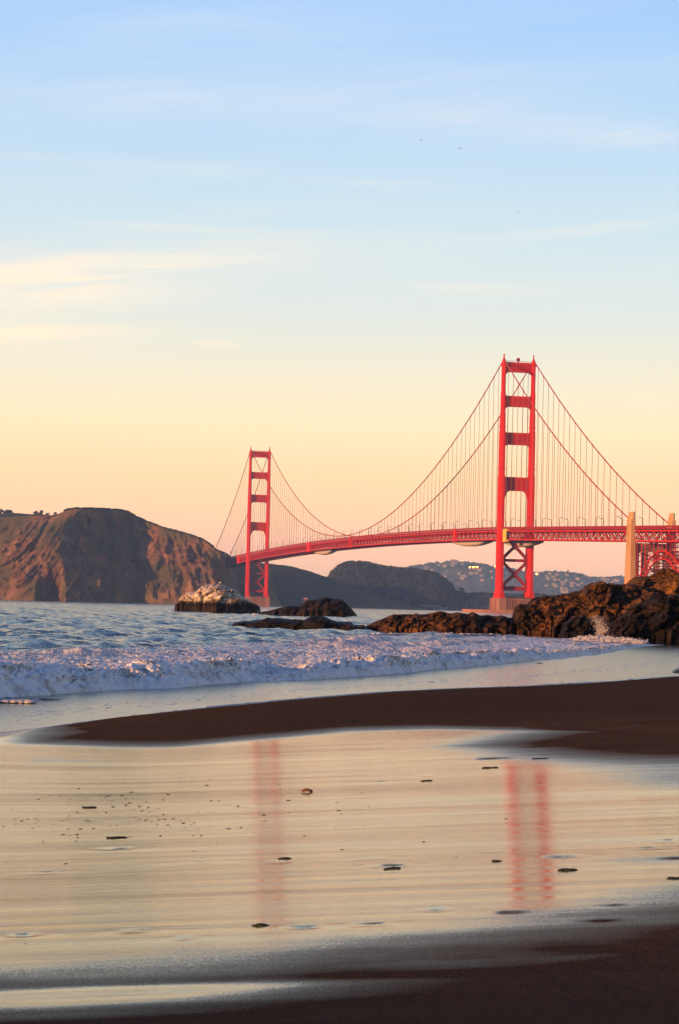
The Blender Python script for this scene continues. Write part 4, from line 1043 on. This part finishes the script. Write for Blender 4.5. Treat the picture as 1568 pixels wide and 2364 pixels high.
# yellow hoist enclosure at the near tower
sp_ = s_at(1172); t = empty('hoist_enclosure', b2w(-LAT-1.4, sp_, deckz(sp_)-13), TH); tag(t, 'tall yellow cladded enclosure on the deck truss beside the near tower', 'enclosure')
mb = MB(); mb.plate([(-1.4, 0), (1.0, 0), (1.0, 11.4), (-1.0, 11.4), (-1.4, 10.6)], -5.2, 5.2); mb.build('cladding', M['yellow'], t)
mb = MB(); mb.box(-1.1, .9, -5.9, -5.203, 2.0, 9.4); mb.box(-1.3, 1.2, -5.6, 5.6, 11.403, 12.0); mb.build('door_frame', M['dark'], t)
# red ball on top of the near tower
t = empty('signal_ball', b2w(-.6, 0, 222.8), TH); tag(t, 'round dark red ball on the top strut of the near tower', 'ball')
mb = MB(); mb.ball((0, 0, 2.6), 1.75, 2); mb.build('ball', M['orange_dull'], t, True)
mb = MB(); mb.box(-.3, .3, -.3, .3, 0, .95); mb.bar((-1.0, 0, .1), (1.0, 0, .1), .3); mb.build('stand', M['dark'], t)

# ------------------------------------------------------------------ buildings far away
def house(name, pos, w, d, h, label, group=None, wall='white', roof='roof', rz=0., glint=False, cat='house', flat=False, parts=True):
    t = empty(name, tuple(pos), rz); tag(t, label, cat, group)
    mb = MB(); mb.box(-w/2, w/2, -d/2, d/2, -6, h); mb.build('wall', M[wall], t)
    rf = MB()
    if flat: rf.box(-w/2-.4, w/2+.4, -d/2-.4, d/2+.4, h+.003, h+.7)
    else: rf.add([(-w/2-.5, -d/2-.5, h+.003), (w/2+.5, -d/2-.5, h+.003), (w/2+.5, d/2+.5, h+.003), (-w/2-.5, d/2+.5, h+.003), (-w/2, 0, h+w*.16), (w/2, 0, h+w*.16)], [(0, 1, 5, 4), (2, 3, 4, 5), (1, 2, 5), (3, 0, 4), (0, 3, 2, 1)])
    rf.build('roof', M[roof], t)
    n = max(2, int(w/4)) if parts else 0
    for k in range(n):
        wn = MB(); x = -w/2+w*(k+.5)/n; wn.box(x-w/n*(.42 if glint else .25), x+w/n*(.42 if glint else .25), -d/2-.15, -d/2-.003, h*.25, h*.8); wn.build('window', M['glint' if glint else 'dark'], t)
    return t
ft = np.array(far_top)
def onfar(px, py):
    yt = np.interp(px, ft[:, 0], ft[:, 1]); zt = EYE+ray(px, yt)[2]*11100
    lo, hi = 0., 1.
    for _ in range(30):
        t = (lo+hi)/2; D = 10400+700*t**1.15; y_ = proj((ray(px, yt)[0]*D, D, zt*t))[1]
        if y_ > py: lo = t
        else: hi = t
    D = 10400+700*t**1.15; return np.array([ray(px, yt)[0]*D, D-84, zt*t+1.5])
random.seed(5)
for i in range(56):
    px = random.choice((random.uniform(960, 1138), random.uniform(1245, 1440), random.uniform(1245, 1345), random.uniform(960, 1138))); yt = np.interp(px, ft[:, 0], ft[:, 1])
    py = yt+3+random.random()**1.2*(34 if px < 1345 else 12)
    if 1075 < px < 1105 and 1308 < py < 1318: continue
    house('hillside_house', onfar(px, py), random.uniform(8, 24), 12, random.uniform(3.5, 6.5), 'small pale house among the trees of the distant blue hillside', 'houses on the distant hillside', 'far_wall', 'roof', random.uniform(-.5, .5), parts=False)
for (px, py, w, lab) in ((1083, 1313, 6, 'sun-glinting house, leftmost of the bright trio left of the near tower'), (1091, 1313, 9, 'sun-glinting house, middle of the bright trio left of the near tower'), (1099, 1313, 8, 'sun-glinting house, rightmost of the bright trio left of the near tower'),
                     (1141, 1311, 8, 'single sun-glinting house touching the left leg of the near tower'), (1181.5, 1329, 9, 'sun-glinting house seen between the legs of the near tower under the upper cross'), (1236, 1328, 8, 'sun-glinting house at the right leg of the near tower'),
                     (1207, 1357, 6, 'low sun-glinting house, leftmost of the trio between the legs of the near tower'), (1213, 1357.5, 5, 'low sun-glinting house, middle of the trio between the legs of the near tower'), (1219, 1358, 4, 'low sun-glinting house, rightmost of the trio between the legs of the near tower')):
    p = onfar(px, py); house('glint_house', p, w*1.4, 9, 9, lab, 'houses with sun-glint windows', 'pinkwall', 'roof', 0., True)  # windows emit in place of the reflected sun
house('large_house', onfar(1300, 1367), 30, 12, 18, 'large pale house standing lowest on the distant hillside right of the near tower', None, 'white', 'roof', .2)
house('large_house', onfar(1048, 1301), 30, 12, 10, 'long pale house on the very skyline left of the near tower', None, 'white', 'roof', .1)
# low shore land and harbour
sh = MB()
pts = [at(x, hor(x)+3, d) for x, d in ((640, 3900), (700, 4250), (900, 4420), (1100, 4440), (1180, 4440), (1400, 4460))]
ld = np.zeros((4, 6, 3))
for i, p in enumerate(pts): ld[0, i] = (p[0], p[1]-60, -1); ld[1, i] = (p[0], p[1]-56, 1.6); ld[2, i] = (p[0], p[1]+40, 3.0); ld[3, i] = (p[0], p[1]+200, 8.)
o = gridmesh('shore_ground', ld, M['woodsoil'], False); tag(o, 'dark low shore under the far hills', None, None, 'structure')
def shore(px, d=4385, z=2.0): r_ = ray(px, 1390); return np.array([r_[0]*d, d, z])
for i, (px, w, h) in enumerate(((806, 8, 5), (817, 12, 4.5), (829, 9, 6), (838, 10, 4.5), (849, 12, 6), (860, 9, 5), (870, 11, 5), (880, 7, 4), (890, 9, 4))):
    house('waterfront_house', shore(px, 4390, 4.), w, 8, h, 'small white house in the waterfront row behind the humped sea rock', 'white houses in the waterfront row', 'white', 'roof')
house('boat_shed', shore(934, 4390, 3), 15, 10, 6, 'left pitched-roof shed of the pair on the shore above the reef', None, 'white', 'roof', 0, False, 'shed')
house('boat_shed', shore(949, 4388, 2.5), 20, 10, 4, 'lower right shed of the pair on the shore above the reef', None, 'white', 'roof', 0, False, 'shed')
house('marina_hall', shore(992, 4388, 2.5), 38, 12, 6.5, 'long pale waterfront hall with a row of dark openings', None, 'white', 'white', 0, False, 'building', True)
house('marina_hall', shore(1020, 4387, 2.5), 24, 10, 4, 'lower pale annex to the right of the long waterfront hall', None, 'white', 'white', 0, False, 'building', True)
house('shore_hut', at(704, 1390, 4060)+np.array([0, -20, 0]), 9, 7, 7, 'sunlit pink hut at the foot of the green hill, left of the humped rock crest', None, 'pinkwall', 'pinkwall', 0, False, 'hut', True)
for i in range(30):
    px = random.uniform(1000, 1128) if i > 2 else (981, 1007, 1016)[i]
    p = shore(px, 4372+random.uniform(0, 10), .2); t = empty('moored_boat', tuple(p), random.uniform(0, 3)); tag(t, 'moored sailing boat with a bare pale mast in the far harbour', 'boat', 'sailing boats in the far harbour')
    hgt_ = random.uniform(9, 15) if i > 0 else 19
    mb = MB(); mb.prism([(-4.5, -1.1), (2.5, -1.4), (5, 0), (2.5, 1.4), (-4.5, 1.1)], 0, 1.5); mb.build('hull', M['white'], t)
    mb = MB(); mb.bar((.5, 0, 1.5), (.5, 0, hgt_), .30, .30, 6); mb.bar((.5, 0, 2.6), (-3.8, 0, 2.7), .3, .3, 6); mb.build('mast', M['white'], t)

# ------------------------------------------------------------------ small things on the wet sand
def on_sand(px, py):
    yy = 20.; r_ = ray(px, py)
    for _ in range(60): yy = .5*yy+.5*(float(sand_z(np.array(r_[0]*yy), np.array(yy), False))-EYE)/r_[2]
    x = r_[0]*yy; return (x, yy, float(sand_z(np.array(x), np.array(yy))))
M['pebble'] = paint('dark_pebble', (.012, .010, .009), (.03, .024, .02), .5, 20)
M['stick'] = paint('driftwood', (.10, .035, .025), (.2, .07, .05), .7, 9)
random.seed(3)
pb = MB(); pb.ball((0, 0, .3), 1, 1, (1.5, 1, .55), .2); proto = pb.build('beach_pebble', M['pebble'], None, True)
k = 0
for i in range(170):
    if i < 110: px, py = random.triangular(0, 1000, 220), random.gauss(1880, 38)
    elif i < 150: px, py = random.gauss(230, 110), random.gauss(1880, 42)
    else: px, py = random.uniform(0, 1568), random.uniform(1780, 2180)
    if not (5 < px < 1560 and 1790 < py < 2190): continue
    p = on_sand(px, py); o = proto if k == 0 else proto.copy()
    if k: col.objects.link(o)
    k += 1
    s = random.choice((.0028, .004, .005, .0075))*(p[1]/16.); o.location = p; o.scale = (s*random.uniform(.9, 2.), s, s*.6); o.rotation_euler.z = random.uniform(-.4, .4)
    tag(o, 'tiny dark pebble on the mirror-wet sand', 'pebble', 'dark pebbles scattered on the wet sand')
def debris(px, py, w, n, name, mat, label, cat):
    w *= .5; c = on_sand(px, py); mb = MB()
    for i in range(n):
        x = random.uniform(-1, 1)*w; y = random.gauss(0, w*.35)
        mb.ball((x, y, float(sand_z(np.array(c[0]+x), np.array(c[1]+y)))-c[2]+.003), random.uniform(.008, .022)*(1 if w < .3 else 1.3), 1, (1.6, 1.0, .35), .4)
    for j in range(2): mb.poly([(w*(-1+k*.4)*random.uniform(.5, 1.), random.gauss(0, w*.6), float(sand_z(np.array(c[0]+w*(-1+k*.4)), np.array(c[1])))-c[2]+.004) for k in range(6)], .003, 5)
    o = mb.build(name, M[mat], None, True); o.location = c; tag(o, label, cat)
for a in ((1131, 1773, .17, 16, 'left of the two seaweed clumps before the near tower reflection'), (1248, 1752, .18, 14, 'seaweed strip highest on the wet sand, above the near tower reflection'), (985, 1803, .10, 12, 'seaweed clump on the wet sand left of the near tower reflection'),
          (903, 2006, .09, 14, 'dark seaweed clump in the middle distance between the two tower reflections'), (1310, 2009, .11, 16, 'seaweed strip crossing the foot of the near tower reflection'), (207, 1865, .11, 14, 'larger seaweed clump among the pebbles at the left'),
          (268, 1935, .12, 14, 'seaweed clump below the larger one at the left'), (1560, 2029, .06, 8, 'seaweed scrap at the right edge of the wet sand'), (1145, 1989, .03, 4, 'small seaweed scrap left of the near tower reflection foot'), (655, 1983, .06, 6, 'seaweed scrap under the far tower reflection'),
          (605, 2137, .04, 5, 'small seaweed scrap in the near sand below the far tower reflection'), (1440, 1735, .20, 12, 'seaweed trail on the dark dry sand at the upper right')):
    debris(a[0], a[1], a[2], a[3], 'seaweed_clump', 'pebble', a[4], 'seaweed')
for px, py in ((800, 1665), (838, 1663), (912, 1664), (984, 1666), (1084, 1667), (1204, 1664), (1306, 1669), (1376, 1675), (1470, 1672), (1522, 1674), (650, 1668), (590, 1672)):  # footprint marks in the bar, stood in for by thin dark scraps
    debris(px, py, .34, 9, 'footprint_mark', 'pebble', 'thin dark scrap standing for a footprint mark in the row along the brown sand bar', 'seaweed'); col.objects[-1]['group'] = 'footprint marks along the sand bar'
c = on_sand(709, 1829); mb = MB(); mb.poly([(-.055, 0, .012), (0, .0, .026), (.055, 0, .010)], [.012, .018, .012], 6); o = mb.build('driftwood_piece', M['stick'], None, True); o.location = c; tag(o, 'short reddish brown piece of driftwood on the wet sand', 'driftwood')

# ------------------------------------------------------------------ birds
def bird(px, py, d, span, lab, mat='bird', tilt=0., name='flying_bird'):
    d *= 3. if d < 400 else 2.; p = at(px, py, d); t = MB()
    n = 5
    pr = [(-.5, -.12, .03), (-.28, .0, .16), (0, 0, .0), (.28, .0, .16), (.5, -.12, .03)]
    for a, b, wa_, wb_ in ((pr[0], pr[1], .03, .12), (pr[1], pr[2], .12, .16), (pr[2], pr[3], .16, .12), (pr[3], pr[4], .12, .03)):
        a, b = Vector(a)*span, Vector(b)*span
        t.add([a+Vector((0, wa_*span/2, 0)), b+Vector((0, wb_*span/2, 0)), b-Vector((0, wb_*span/2, 0)), a-Vector((0, wa_*span/2, 0)),
               a+Vector((0, wa_*span/2, -.03*span)), b+Vector((0, wb_*span/2, -.03*span)), b-Vector((0, wb_*span/2, -.03*-span)), a-Vector((0, wa_*span/2, .03*span))],
              [(0, 1, 2, 3), (7, 6, 5, 4), (0, 4, 5, 1), (1, 5, 6, 2), (2, 6, 7, 3), (3, 7, 4, 0)])
    t.poly([(0, -.26*span, .02*span), (0, -.18*span, .02*span), (0, 0, 0), (0, .2*span, 0), (0, .3*span, 0)], [.015*span, .035*span, .06*span, .035*span, .02*span], 6)
    o = t.build(name, M[mat], None); o.location = tuple(p); o.rotation_euler = (R(12), tilt, R(35)); tag(o, lab, 'bird')
bird(972, 324, 300, 1.7, 'dark bird high in the blue sky, left of the upper pair', 'bird', .1)
bird(1063, 343, 300, 1.9, 'dark bird banking in the blue sky, right of the upper pair', 'bird', -.35)
bird(1197, 489.5, 420, 1.6, 'small bird in the sky above the near tower', 'bird', .05)
bird(810, 846, 420, 1.2, 'pale small bird in the sky between the two towers', 'gull', 0.)
bird(1518, 1130, 420, 1.2, 'bird gliding above the cable at the right edge', 'bird', .2)
bird(855, 1042, 600, 1.0, 'faint bird low in the peach sky right of the far tower', 'bird', .1)
bird(716, 729, 420, .8, 'faint pale bird in the mid sky, upper left of the near tower', 'gull', .1)
# gull sitting on the white rock
p = at(508, 1349.5, rd(500, 1416)+10); t = empty('sitting_gull', tuple(p)); tag(t, 'white gull perched on the crest of the guano-capped rock', 'gull')
mb = MB(); mb.poly([(-.35, 0, .38), (-.2, 0, .42), (0, 0, .45), (.16, 0, .52), (.22, 0, .66), (.3, 0, .68)], [.02, .08, .13, .10, .06, .02], 8); mb.build('body', M['gull'], t, True)
mb = MB(); mb.bar((0, .04, 0), (0, .04, .38), .025); mb.bar((0, -.04, 0), (0, -.04, .38), .025); mb.build('legs', M['stick'], t)

# ------------------------------------------------------------------ haze
HZ = 6.8e-5
mt = bpy.data.materials.new('haze_air'); mt.use_nodes = True; mt.node_tree.nodes.clear()
q = G(mt.node_tree); pv = q.n('ShaderNodeVolumePrincipled'); oo = q.n('ShaderNodeOutputMaterial'); mt.node_tree.links.new(pv.outputs[0], oo.inputs['Volume'])
pv.inputs['Color'].default_value = (.32, .54, 1, 1); pv.inputs['Absorption Color'].default_value = (1, 1, 1, 1); pv.inputs['Density'].default_value = HZ; pv.inputs['Anisotropy'].default_value = 0.
mb = MB(); mb.box(-9000, 9000, -3000, 13500, -8, 245); o = mb.build('haze', mt); tag(o, 'thin evening haze over the strait', None, None, 'stuff')
